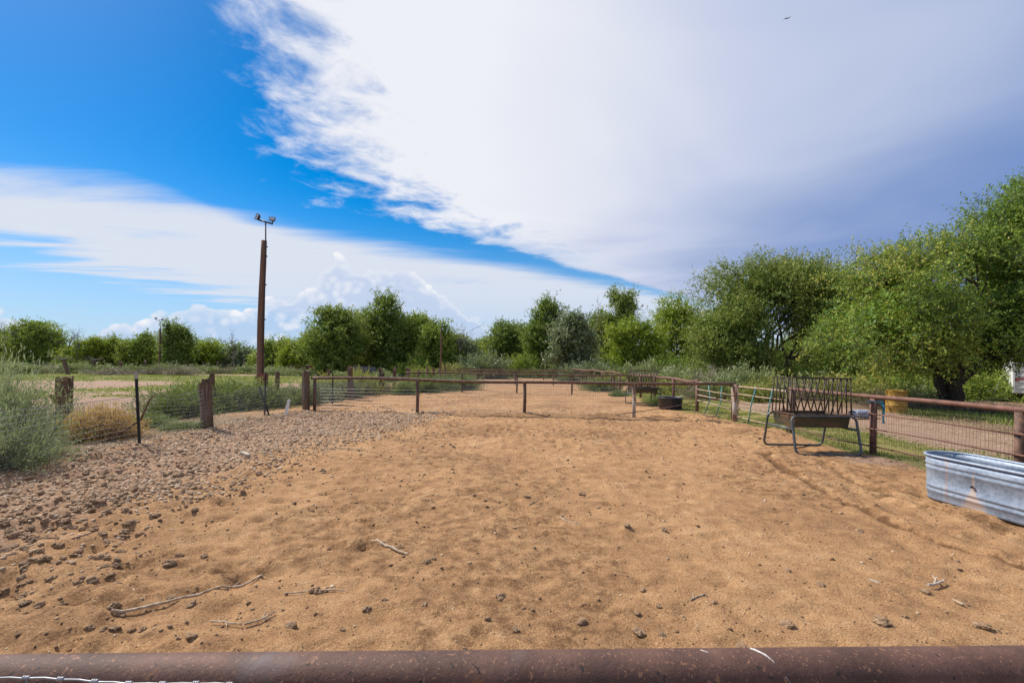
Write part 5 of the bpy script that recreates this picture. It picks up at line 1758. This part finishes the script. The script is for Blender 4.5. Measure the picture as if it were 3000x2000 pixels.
def tank_mat():
    m, q, b, out = new_mat('galvanised sheet')
    tc = q.n('ShaderNodeTexCoord')
    P = tc.outputs['Object']
    v = q.n('ShaderNodeTexVoronoi')
    q.put(v.inputs['Vector'], P)
    v.inputs['Scale'].default_value = 22.0
    n = q.noise(P, 2.4, 5, 0.6, 0.4)
    c = q.ramp(q.m('ADD', q.m('MULTIPLY', v.outputs['Distance'], 0.35), q.m('MULTIPLY', n, 0.75)), [
        (0.25, (.165, .205, .265)), (0.5, (.25, .30, .37)), (0.75, (.35, .40, .47))])
    mp = q.n('ShaderNodeMapping')
    mp.inputs['Scale'].default_value = (26, 26, 2.0)
    q.put(mp.inputs['Vector'], P)
    streak = q.smooth(q.noise(mp.outputs[0], 1.0, 4, 0.6), 0.56, 0.78)
    c = q.mix(q.m('MULTIPLY', streak, 0.25), c, (.55, .57, .60, 1))
    # lime and rust run below the side plug
    sp = q.n('ShaderNodeSeparateXYZ')
    q.put(sp.inputs[0], P)
    run = q.m('ABSOLUTE', q.m('SUBTRACT', sp.outputs[1], 0.20))
    wdt = q.m('MULTIPLY_ADD', q.smooth(sp.outputs[2], 0.0, 0.32, 1.0, 0.0), 0.13, 0.016)
    rr = q.smooth(q.m('ADD', q.m('DIVIDE', run, wdt), q.m('MULTIPLY', q.m('SUBTRACT', q.noise(P, 18, 5, .65), .5), 1.6)), 0.5, 1.15, 1.0, 0.0)
    rr = q.m('MULTIPLY', rr, q.smooth(sp.outputs[2], 0.36, 0.5, 1.0, 0.0))
    rr = q.m('MULTIPLY', rr, q.smooth(sp.outputs[0], -0.22, -0.12, 1.0, 0.0))
    c = q.mix(q.m('MULTIPLY', rr, 0.7), c, (.54, .40, .30, 1))
    run2 = q.smooth(q.m('ABSOLUTE', q.m('ADD', q.m('SUBTRACT', sp.outputs[1], 0.50), q.m('MULTIPLY', q.m('SUBTRACT', q.noise(P, 7, 3, .6), .5), .05))), 0.006, 0.028, 0.38, 0.0)
    run2 = q.m('MULTIPLY', run2, q.smooth(sp.outputs[0], -0.22, -0.12, 1.0, 0.0))
    c = q.mix(run2, c, (.46, .30, .19, 1))
    q.put(b.inputs['Base Color'], c)
    b.inputs['Metallic'].default_value = 0.35
    q.put(b.inputs['Roughness'], q.smooth(n, 0.3, 0.7, 0.5, 0.68))
    bp = q.n('ShaderNodeBump')
    bp.inputs['Strength'].default_value = 0.25
    bp.inputs['Distance'].default_value = 0.004
    mp2 = q.n('ShaderNodeMapping')
    mp2.inputs['Scale'].default_value = (38, 38, 3.0)
    q.put(mp2.inputs['Vector'], P)
    q.put(bp.inputs['Height'], q.noise(mp2.outputs[0], 1.0, 4, 0.6))
    q.t.links.new(bp.outputs[0], b.inputs['Normal'])
    return m


M['galv'] = tank_mat()
TC = Vector((5.98, 5.40, 0.0))
TC.z = ghv(5.7, 5.4) - 0.02
tank = thing('stock_tank', 'long oval galvanised water tank beside the right-hand fence', 'water tank', TC)
HL, RW = 0.62, 0.31        # half of the straight part, end radius


def oval(a, r):
    """stadium outline: r is the offset from the straight core"""
    c, s = math.cos(a), math.sin(a)
    return (r * c, r * s + (HL if s >= 0 else -HL))


prof = [(0.0, .02), (.285, .02), (.29, .03), (.296, .10), (.307, .112), (.309, .128), (.299, .146), (.300, .166), (.311, .176), (.312, .192), (.302, .212),
        (.306, .395), (.316, .408), (.318, .424), (.309, .442), (.310, .462), (.320, .472), (.321, .488), (.312, .506),
        (.316, .575)]
outer = [(r, z) for r, z in prof]
inner = [(r - 0.006, z) for r, z in prof[1:]][::-1]
full = [(0.0, 0.0)] + [(.29, 0.0)] + outer[2:] + inner[:-1] + [(0.0, .012)]
nseg = 72
angs = [math.pi * k / 30 for k in range(31)] + [math.pi + math.pi * k / 30 for k in range(31)]
vs, fs = [], []
m = len(full)
for a, sgn in [(a, 1) for a in angs[:31]] + [(a, -1) for a in angs[31:]]:
    for (r, z) in full:
        vs.append(Vector((r * math.cos(a), r * math.sin(a) + sgn * HL, z)))
kk = len(angs)
for k in range(kk):
    k2 = (k + 1) % kk
    for i in range(m - 1):
        fs.append((k * m + i, k2 * m + i, k2 * m + i + 1, k * m + i + 1))
me = bpy.data.meshes.new('body')
me.from_pydata(vs, [], fs)
me.polygons.foreach_set('use_smooth', [True] * len(me.polygons))
me.materials.append(M['galv'])
tb = link('body', me, tank)
rimp = [Vector((.322 * math.cos(a), .322 * math.sin(a) + sgn * HL, .582)) for a, sgn in [(a, 1) for a in angs[:31]] + [(a, -1) for a in angs[31:]]]
mb = MB().tube(rimp, 0.017, 10, closed=True)
me = bpy.data.meshes.new('rolled_rim')
me.from_pydata(mb.v, [], mb.f)
me.polygons.foreach_set('use_smooth', [True] * len(me.polygons))
me.materials.append(M['galv'])
link('rolled_rim', me, tank)
mb = MB().tube([(-.318, .20, .30), (-.333, .20, .30)], 0.016, 10)
me = bpy.data.meshes.new('plug')
me.from_pydata(mb.v, [], mb.f)
me.materials.append(M['darkmetal'])
link('plug', me, tank)
tank.rotation_euler.z = math.radians(7)
tank.rotation_euler.x = math.radians(0.4)

# yellow drum
bx, by = 13.62, 16.1
g = ghv(bx, by)
dr = thing('steel_drum', 'faded yellow steel drum under the spreading elm', 'drum', (bx, by, g))
prof = [(0, .0), (.285, 0), (.297, .012), (.290, .03), (.288, .28), (.300, .30), (.288, .32), (.288, .56), (.300, .58), (.288, .60), (.289, .845), (.299, .86), (.297, .878), (.285, .87), (.278, .83), (0, .83)]
vs, fs = lathe([(r * 1.06, z * 0.92 + g - 0.02) for r, z in prof], 36, bx, by)
MB().add(vs, fs).build('body', M['barrel'], dr, True)

# rolled blue-white tarp on the ground
ta, tb_ = at(2487, 1180, y=15.2), at(2562, 1182, y=14.9)
tr_ = thing('tarp_roll', 'rolled blue and white tarp lying left of the yellow drum', 'tarp', ((ta.x + tb_.x) / 2, 15.05, ghv((ta.x + tb_.x) / 2, 15.05)))
vs, fs = [], []
nA, nL = 60, 9
g0 = ghv((ta.x + tb_.x) / 2, 15.05)
rl = random.Random(5)
for j in range(nL):
    t = j / (nL - 1)
    c = ta.lerp(tb_, t)
    for k in range(nA):
        a = 2 * math.pi * k / 24
        rr = (0.05 + 0.115 * k / nA) * (1 + 0.09 * math.sin(a * 2 + j * 1.1)) * (1 + 0.05 * rl.random())
        vs.append(Vector((c.x + 0.03 * math.sin(k), 15.05 + rr * math.cos(a), g0 + 0.15 + rr * math.sin(a) * 0.92)))
for j in range(nL - 1):
    for k in range(nA - 1):
        fs.append((j * nA + k, j * nA + k + 1, (j + 1) * nA + k + 1, (j + 1) * nA + k))
MB().add(vs, fs).build('roll', M['tarp'], tr_, True)
for t in (0.2, 0.75):
    c = ta.lerp(tb_, t)
    MB().tube([Vector((c.x, 15.05 + .172 * math.cos(a), g0 + .15 + .165 * math.sin(a))) for a in [2 * math.pi * i / 16 for i in range(16)]], 0.006, 5, closed=True).build('cord', M['stick'], tr_)

# blue strap tied to the fence post
sx, sy = 7.16, 8.9
sp_ = thing('strap', 'teal blue strap hanging from the right-hand fence post', 'strap', (sx, sy, 0.5))


def ribbon(pts, w, th=0.006):
    vs, fs = [], []
    for i, (p_, ang) in enumerate(pts):
        d = Vector((math.cos(ang), math.sin(ang), 0)) * w / 2
        n_ = Vector((-math.sin(ang), math.cos(ang), 0)) * th / 2
        p_ = Vector(p_)
        vs += [p_ - d - n_, p_ + d - n_, p_ + d + n_, p_ - d + n_]
    for i in range(len(pts) - 1):
        for k in range(4):
            fs.append((i * 4 + k, i * 4 + (k + 1) % 4, i * 4 + 4 + (k + 1) % 4, i * 4 + 4 + k))
    fs += [(3, 2, 1, 0), tuple(len(pts) * 4 - 4 + k for k in range(4))]
    return vs, fs


vs, fs = ribbon([((7.15, 8.84, 1.07), .2), ((7.19, 8.83, 1.05), .5), ((7.21, 8.82, .99), .1), ((7.22, 8.83, .91), .4), ((7.21, 8.82, .85), -.2), ((7.215, 8.83, .74), .5), ((7.22, 8.82, .64), .1)], 0.05)
MB().add(vs, fs).build('webbing', M['cloth'], sp_)
vs, fs = ribbon([((7.14, 8.83, 1.08), .5), ((7.185, 8.82, 1.02), -.2), ((7.205, 8.80, .95), .3), ((7.225, 8.80, .88), .9)], 0.045)
MB().add(vs, fs).build('loose_end', M['cloth'], sp_)
MB().tube([(7.08 + .078 * math.cos(a), 8.9 + .078 * math.sin(a), 1.055 + .01 * math.sin(a * 2)) for a in [2 * math.pi * i / 18 for i in range(18)]], 0.011, 6, closed=True).build('knot_loop', M['cloth'], sp_)

# white stock trailer behind the tree at the right edge
tl = thing('stock_trailer', 'white livestock trailer with red stripe at the right edge under the trees', 'trailer', (25.6, 22.5, 0.33))
X0, X1, Y0, Y1, ZB, ZT = 24.45, 26.65, 22.2, 27.0, 0.72, 2.55
gz = 0.33
body = MB().box(((X0 + X1) / 2, (Y0 + Y1) / 2, (ZB + ZT) / 2), (X1 - X0, Y1 - Y0, ZT - ZB)).build('body', M['white'], tl, bevel=0.03)
for z in (1.0, 1.28, 1.56, 1.84, 2.12):
    MB().box(((X0 + X1) / 2, Y0 - 0.012, z), (X1 - X0 - .16, 0.02, 0.05)).build('rib', M['white'], body)
MB().box(((X0 + X1) / 2, Y0 - 0.012, 1.42), (X1 - X0 - .1, 0.021, 0.07)).build('stripe', M['red'], body)
MB().box((X0 + 0.12, Y0 - 0.02, 1.38), (0.09, 0.03, 0.14)).build('tail_lamp', M['red'], body)
MB().box((X0 + 0.03, Y0 - 0.02, (ZB + ZT) / 2), (0.06, 0.05, ZT - ZB - .02)).build('corner_trim', M['white'], body)
for yy in (24.2, 25.1):
    for xx in (X0 + .12, X1 - .12):
        vs, fs = lathe([(0, -.1), (.2, -.1), (.34, -.1), (.37, -.06), (.37, .06), (.34, .1), (.2, .1), (0, .1)], 24)
        vs = [Vector((xx + v.z, yy + v.x, gz + .36 + v.y)) for v in vs]
        MB().add(vs, fs).build('wheel', M['rubber'], tl, True)
MB().tube([((X0 + X1) / 2, Y1, .75), ((X0 + X1) / 2, Y1 + 1.2, .7)], 0.06, 8).build('drawbar', M['darkmetal'], tl)
MB().box(((X0 + X1) / 2, (Y0 + Y1) / 2, .66), (X1 - X0 - .3, Y1 - Y0 - .2, .1)).build('chassis', M['darkmetal'], tl)

tl.rotation_euler.z = -0.75
tl.location = (25.496, 21.636, 0.2)

# white plank leaning at the wire
q0, q1 = at(835, 1222), at(846, 1170, y=13.9)
wp = thing('plank', 'white painted broken plank leaning on the wire near the pen corner', 'plank', (q0.x, q0.y, 0))
vs = []
dd = Vector((q1.x - q0.x, q1.y - q0.y, q1.z)).normalized()
ss = Vector((0.055, 0, 0))
nn = Vector((0, 0.012, 0))
b0 = Vector((q0.x, q0.y, -0.03))
L = (Vector((q1.x, q1.y, q1.z)) - b0).length
for t, w in ((0, 1), (.35, .95), (.7, .9), (.86, .5), (.9, 1.0), (1.0, .55)):
    c = b0 + dd * L * t
    vs += [c - ss * w - nn, c + ss * w - nn, c + ss * w + nn, c - ss * w + nn]
fs = [(3, 2, 1, 0), tuple(20 + k for k in range(4))]
for i in range(5):
    for k in range(4):
        fs.append((i * 4 + k, i * 4 + (k + 1) % 4, i * 4 + 4 + (k + 1) % 4, i * 4 + 4 + k))
MB().add(vs, fs).build('board', M['white'], wp)

# ------------------------------------------------------------------ front rail
ff = thing('pipe_fence', 'dark rusty pipe rail with wire netting along the bottom edge of the view', 'fence', (0, 0.84, 0))
RZ = 1.128
rail = MB().tube([(-2.6, 0.735 + 0.02, RZ), (-1.2, 0.795, RZ), (0, 0.835, RZ), (1.2, 0.874, RZ), (2.8, 0.925, RZ)], 0.042, 40).build('top_rail', M['front'], ff, True)
# pale paint runs over the pipe right of the middle


def rail_y(x):
    return 0.835 + 0.036 * x


rd = random.Random(4)


def drip(name, x0, pts, w):
    """thin raised bead lying on the pipe: pts are (dx, angle) round the pipe"""
    path = [Vector((x0 + dx, rail_y(x0 + dx) + 0.0418 * math.cos(a), RZ + 0.0418 * math.sin(a))) for dx, a in pts]
    MB().tube(path, [w * (0.6 + 0.8 * rd.random()) for _ in path], 6).build(name, M['weld'], rail, True)


drip('paint_run', 0.475, [(-.018, 1.35), (-.010, 1.6), (0.0, 1.85), (.008, 2.1), (.012, 2.4), (.022, 2.7), (.030, 3.0), (.036, 3.3)], 0.0022)
drip('paint_run', 0.462, [(0.0, 1.4), (.006, 1.6), (.014, 1.8), (.018, 1.95)], 0.0012)
drip('paint_run', 0.36, [(0.0, 1.45), (.008, 1.6), (.012, 1.66)], 0.0012)
for x in (-2.2, 1.75):
    MB().tube([(x, rail_y(x), -0.2), (x, rail_y(x), 1.09)], 0.05, 16).build('post', M['front'], ff, True)
# netting on the near side of the rail
mb = MB()
wz = lambda x: 1.187 + 0.002 * math.sin(x * 23) - 0.045 * max(0, x + 0.85)
wy = lambda x: 0.762 + 0.036 * x
xs_ = [-1.6 + 0.0135 * i for i in range(200)]
mb.tube([(x, wy(x) + 0.0012 * math.sin(x * 115), wz(x)) for x in xs_], 0.0016, 6)
k = 0
while True:
    x = -1.58 + k * 0.0535
    if x > 1.05:
        break
    for j in range(3):
        mb.tube([(x + (j - 1) * 0.0034 - .0012, wy(x), wz(x)), (x + (j - 1) * 0.0034 + .0012, wy(x), wz(x))], 0.0036, 8)
    mb.tube([(x, wy(x), wz(x)), (x + 0.002, wy(x) + 0.004, wz(x) - 0.3), (x, wy(x), wz(x) - 0.6), (x, wy(x), 0.05)], 0.0014, 5)
    k += 1
for z in (0.1, 0.2, 0.3, 0.42, 0.54, 0.66, 0.78, 0.9, 1.02):
    mb.tube([(-1.6, wy(-1.6), z), (-0.3, wy(-.3), z + .004), (1.1, wy(1.1), z)], 0.0014, 5)
mb.build('wire_mesh', M['wire'], ff, True)['kind'] = 'stuff'

# ------------------------------------------------------------------ sticks, clods, pebbles


def stick(pxs, w, label, knots=0, seed=0, mat='stick', lift=0.6):
    pts = []
    r = random.Random(seed)
    for (px, py) in pxs:
        p_ = at(px, py)
        pts.append(p_)
    path = []
    for a, b in zip(pts[:-1], pts[1:]):
        n = 7
        for i in range(n):
            path.append(a.lerp(b, i / n))
    path.append(pts[-1])
    out, rad = [], []
    for i, p_ in enumerate(path):
        j = Vector((r.uniform(-1, 1), r.uniform(-1, 1), 0)) * w * 0.22
        z = ghv(p_.x, p_.y) * 0.6 + 0.012 + w * (0.2 + lift * 0.5 * r.random())
        out.append(Vector((p_.x + j.x, p_.y + j.y, z)))
        f = 1.0 + (0.30 if knots and i % knots == 0 else 0.0) + r.uniform(-.14, .14)
        rad.append(w * f * (1.0 - 0.35 * i / len(path)))
    t = thing('dry_stick', label, 'stick', out[0], 'dry sticks lying in the pen')
    mbs = MB().tube(out, rad, 7)
    for j in range(2 if len(out) > 12 else 0):
        i = r.randrange(3, len(out) - 3)
        d_ = (out[i + 1] - out[i]).normalized()
        sd = Vector((-d_.y, d_.x, 0.3)) * r.choice((-1, 1))
        mbs.tube([out[i], out[i] + (d_ + sd * 0.8) * w * 3, out[i] + (d_ * 1.2 + sd) * w * 5.5], [w * .6, w * .45, w * .25], 5)
    mbs.build('stalk', M[mat], t, False)


stick([(325, 1796), (545, 1750), (770, 1692)], 0.0105, 'longest bleached stick lying at the lower left of the pen', 4, 1)
stick([(832, 1741), (900, 1736), (1012, 1733)], 0.006, 'thin pale stick right of the longest one', 5, 2)
stick([(617, 1818), (660, 1822), (706, 1827)], 0.006, 'short pale twig below the longest stick', 0, 3)
stick([(716, 1828), (760, 1818), (806, 1796)], 0.008, 'short bent brown stick near the bottom rail', 0, 4)
stick([(1090, 1588), (1140, 1606), (1195, 1627)], 0.0125, 'knotted pale stalk segment near the middle of the pen', 2, 5)
stick([(1652, 1513), (1643, 1522), (1652, 1532), (1700, 1546)], 0.008, 'hooked white stick right of the middle', 0, 6)
stick([(1550, 1483), (1576, 1471)], 0.007, 'tiny straight stick above the hooked white one', 0, 7)
stick([(1733, 1300), (1770, 1296), (1805, 1290)], 0.010, 'dark stick lying far back in the pen', 3, 8, 'palewood')
stick([(950, 1313), (1010, 1316), (1075, 1321)], 0.010, 'stick lying in the clods far back at the left', 3, 9)
stick([(2718, 1712), (2740, 1707), (2766, 1698)], 0.012, 'stubby grey stick at the lower right', 0, 10, 'palewood')
stick([(2545, 1697), (2560, 1702), (2576, 1707)], 0.006, 'small dark twig left of the stubby grey stick', 0, 11, 'palewood')
stick([(2022, 1766), (2045, 1757), (2066, 1750)], 0.007, 'short thin stick right of the lower middle', 0, 12)
stick([(2790, 1755), (2806, 1761), (2822, 1769)], 0.007, 'white splinter below the stubby grey stick', 0, 13)
stick([(1803, 1421), (1822, 1428), (1830, 1440)], 0.006, 'curled white stalk bit in the middle of the pen', 0, 14)
q0 = at(718, 1345)
wc = thing('wood_chunk', 'pale split chunk of wood among the clods at the left', 'wood', (q0.x, q0.y, ghv(q0.x, q0.y)))
MB().box((q0.x, q0.y, ghv(q0.x, q0.y) + 0.035), (0.20, 0.07, 0.05), Matrix.Rotation(-0.4, 3, 'Z') @ Matrix.Rotation(0.15, 3, 'Y')).build('billet', M['palewood'], wc, bevel=0.008)


def ico(sub):
    import bmesh
    bm = bmesh.new()
    bmesh.ops.create_icosphere(bm, subdivisions=sub, radius=1.0)
    V = np.array([v.co[:] for v in bm.verts])
    Fq = np.array([[v.index for v in f.verts] for f in bm.faces])
    bm.free()
    return V, Fq


def lump(V, r, rough=0.35):
    D = V / np.linalg.norm(V, axis=1, keepdims=True)
    k = 1 + sum(rough * 0.55 * np.sin(D @ (r.normal(size=3) * f) + r.random() * 6) / (1 + 0.18 * f) for f in (2, 3, 5, 8))
    k = k + rough * 0.45 * (np.random.default_rng(int(1e6 * r.random())).random(len(V)) - 0.5)
    out = D * k[:, None] * np.array([1.0, 0.72 + 0.4 * r.random(), 0.5 + 0.25 * r.random()])
    return out


def clods():
    r = np.random.default_rng(99)
    n = 135000
    x = r.uniform(-7.4, 7.0, n)
    y = 1.6 + (16.5 - 1.6) * r.random(n)
    b = bed(x, y)
    clump = sm(fbm(x * 1.3, y * 1.3, 201, 3), -0.15, 0.45)
    prob = 0.95 * b * (0.45 + 0.55 * clump) + 0.055 * clump * (0.35 + sm(y, 4, 9)) + 0.20 * clump * sm(-x, 0.3, 3.6) * (1 - sm(y, 14, 15.5)) + 0.006
    ok = r.random(n) < prob
    x, y, b = x[ok], y[ok], b[ok]
    # a second drift of clods just behind the first cross fence, and scraps further off
    n2 = 3200
    x2 = r.uniform(-7, 7, n2)
    y2 = 15.6 - 0.118 * x2 + np.abs(r.normal(size=n2)) * 0.55
    k2 = r.random(n2) < (np.exp(-((x2 - 0.6) / 2.0) ** 2) * 0.55 + 0.03)
    x3 = r.uniform(-6.5, 6.5, 900)
    y3 = r.uniform(16.5, 26, 900)
    k3 = r.random(900) < (0.18 + 0.6 * np.exp(-(((x3 + 4.5) / 1.6) ** 2 + ((y3 - 19) / 2.5) ** 2)))
    X = np.concatenate([x, x2[k2], x3[k3]])
    Y = np.concatenate([y, y2[k2], y3[k3]])
    Bd = np.concatenate([b, 0.6 * np.ones(k2.sum()), 0.1 * np.ones(k3.sum())])
    m = len(X)
    s = np.where(Bd > 0.3, 0.0195 * np.exp(0.36 * r.normal(size=m)), 0.0115 * np.exp(0.52 * r.normal(size=m)))
    s = np.clip(s, 0.006, 0.042)
    Z = gh(X, Y)
    app = s / Y
    vis = (np.abs(X / Y) < 1.12) & (Y > 1.95)
    order = np.argsort(-np.where(vis, app, 0))
    big, rest = order[:300], order[300:]
    rest = rest[app[rest] > 0.0008]
    V1, F1 = ico(3)
    data = []
    for k in range(10):
        V = lump(V1, np.random.default_rng(300 + k), 0.42)
        me = bpy.data.meshes.new('dung_clod')
        me.from_pydata(V.tolist(), [], F1.tolist())
        me.materials.append(M['clod'])
        data.append(me)
    for j, i in enumerate(big):
        o = link('dung_clod', data[j % 10])
        o.location = (X[i], Y[i], Z[i] + s[i] * 0.16)
        o.scale = (s[i] * 1.1,) * 3
        o.rotation_euler = (r.normal() * 0.25, r.normal() * 0.25, r.random() * 6.28)
        if Bd[i] > 0.3:
            tag(o, 'dried brown dung clod in the thick drift along the left wire', 'clod', 'larger dung clods of the left drift')
        else:
            tag(o, 'lone dried dung clod scattered on the open sand', 'clod', 'larger dung clods scattered on the sand')
    V0, F0 = ico(1)
    rest = rest[:20000]
    shapes = [lump(V0, np.random.default_rng(400 + k), 0.4) for k in range(24)]
    Vs, Fs, A = [], [], []
    off = 0
    sh = r.integers(0, 24, len(rest))
    ang = r.random(len(rest)) * 6.28
    for i, k, a in zip(rest, sh, ang):
        V = shapes[k] * s[i]
        c, d = math.cos(a), math.sin(a)
        W = np.stack([V[:, 0] * c - V[:, 1] * d + X[i], V[:, 0] * d + V[:, 1] * c + Y[i], V[:, 2] + Z[i] + s[i] * 0.16], -1)
        Vs.append(W)
        Fs.append(F0 + off)
        A.append(np.full(len(F0), 0))
        off += len(V0)
    lv = np.repeat(np.clip(0.46 + 0.2 * r.normal(size=len(rest)) + 0.27 * (Bd[rest] > .3), 0, 1), len(F0))
    o = np_mesh('dung_clods', np.concatenate(Vs), np.concatenate(Fs), M['clods'], lv)
    tag(o, 'mass of small dried dung clods covering the left of the pen', None, None, 'stuff')
    print('clods', len(rest))
    # pebbles and crumbs
    n = 11000
    y = 1.9 * (16 / 1.9) ** r.random(n)
    x = r.uniform(-7, 7, n)
    z = gh(x, y)
    ss = 0.0050 * np.exp(0.5 * r.normal(size=n)) * (0.7 + 0.13 * y)
    Vp = np.array([[1, 0, 0], [-.5, .85, 0], [-.5, -.85, 0], [0.1, 0, .7], [0, 0.1, -.6]])
    Fp = np.array([[0, 1, 3], [1, 2, 3], [2, 0, 3], [1, 0, 4], [2, 1, 4], [0, 2, 4]])
    a = r.random(n) * 6.28
    c, d = np.cos(a), np.sin(a)
    W = Vp[None] * ss[:, None, None]
    Wx = W[..., 0] * c[:, None] - W[..., 1] * d[:, None] + x[:, None]
    Wy = W[..., 0] * d[:, None] + W[..., 1] * c[:, None] + y[:, None]
    Wz = W[..., 2] + z[:, None] + 0.001
    V = np.stack([Wx, Wy, Wz], -1).reshape(-1, 3)
    Fq = (Fp[None] + 5 * np.arange(n)[:, None, None]).reshape(-1, 3)
    col = np.where(r.random(n) < 0.10, 1.0, 0.30 * r.random(n))
    o = np_mesh('pebbles', V, Fq, M['clods'], np.repeat(col, 6))
    tag(o, 'tiny pebbles and crumbs scattered over the sand', None, None, 'stuff')


clods()

# ------------------------------------------------------------------ bird high up
bp_ = at(2305, 55, y=60.0)
bd = thing('bird', 'small dark bird gliding high over the right-hand trees', 'bird', bp_)
vs = [bp_ + Vector(v) for v in ((-.22, 0, .02), (-.05, .08, .05), (.10, .05, .03), (.24, .0, 0), (.10, -.05, .03), (-.05, -.08, .05), (0, 0, -.05),
                                (-.42, .3, .0), (-.30, .2, .03), (.50, -.2, .20), (.30, -.14, .10), (-.1, 0, .08), (.1, 0, .07))]
fs = [(0, 1, 11), (1, 2, 12, 11), (2, 3, 12), (3, 4, 12), (4, 5, 11, 12), (5, 0, 11), (0, 6, 1), (1, 6, 2), (2, 6, 3), (3, 6, 4), (4, 6, 5), (5, 6, 0),
      (1, 0, 8, 7), (7, 8, 6, 1), (4, 10, 9), (9, 10, 12, 3)]
MB().add(vs, fs).build('body', M['bird'], bd)
print('objects', len(COL.objects), 'tris', sum(sum(len(p.vertices) - 2 for p in m.polygons) if len(m.polygons) < 3000 else len(m.polygons) * 2 for m in bpy.data.meshes))
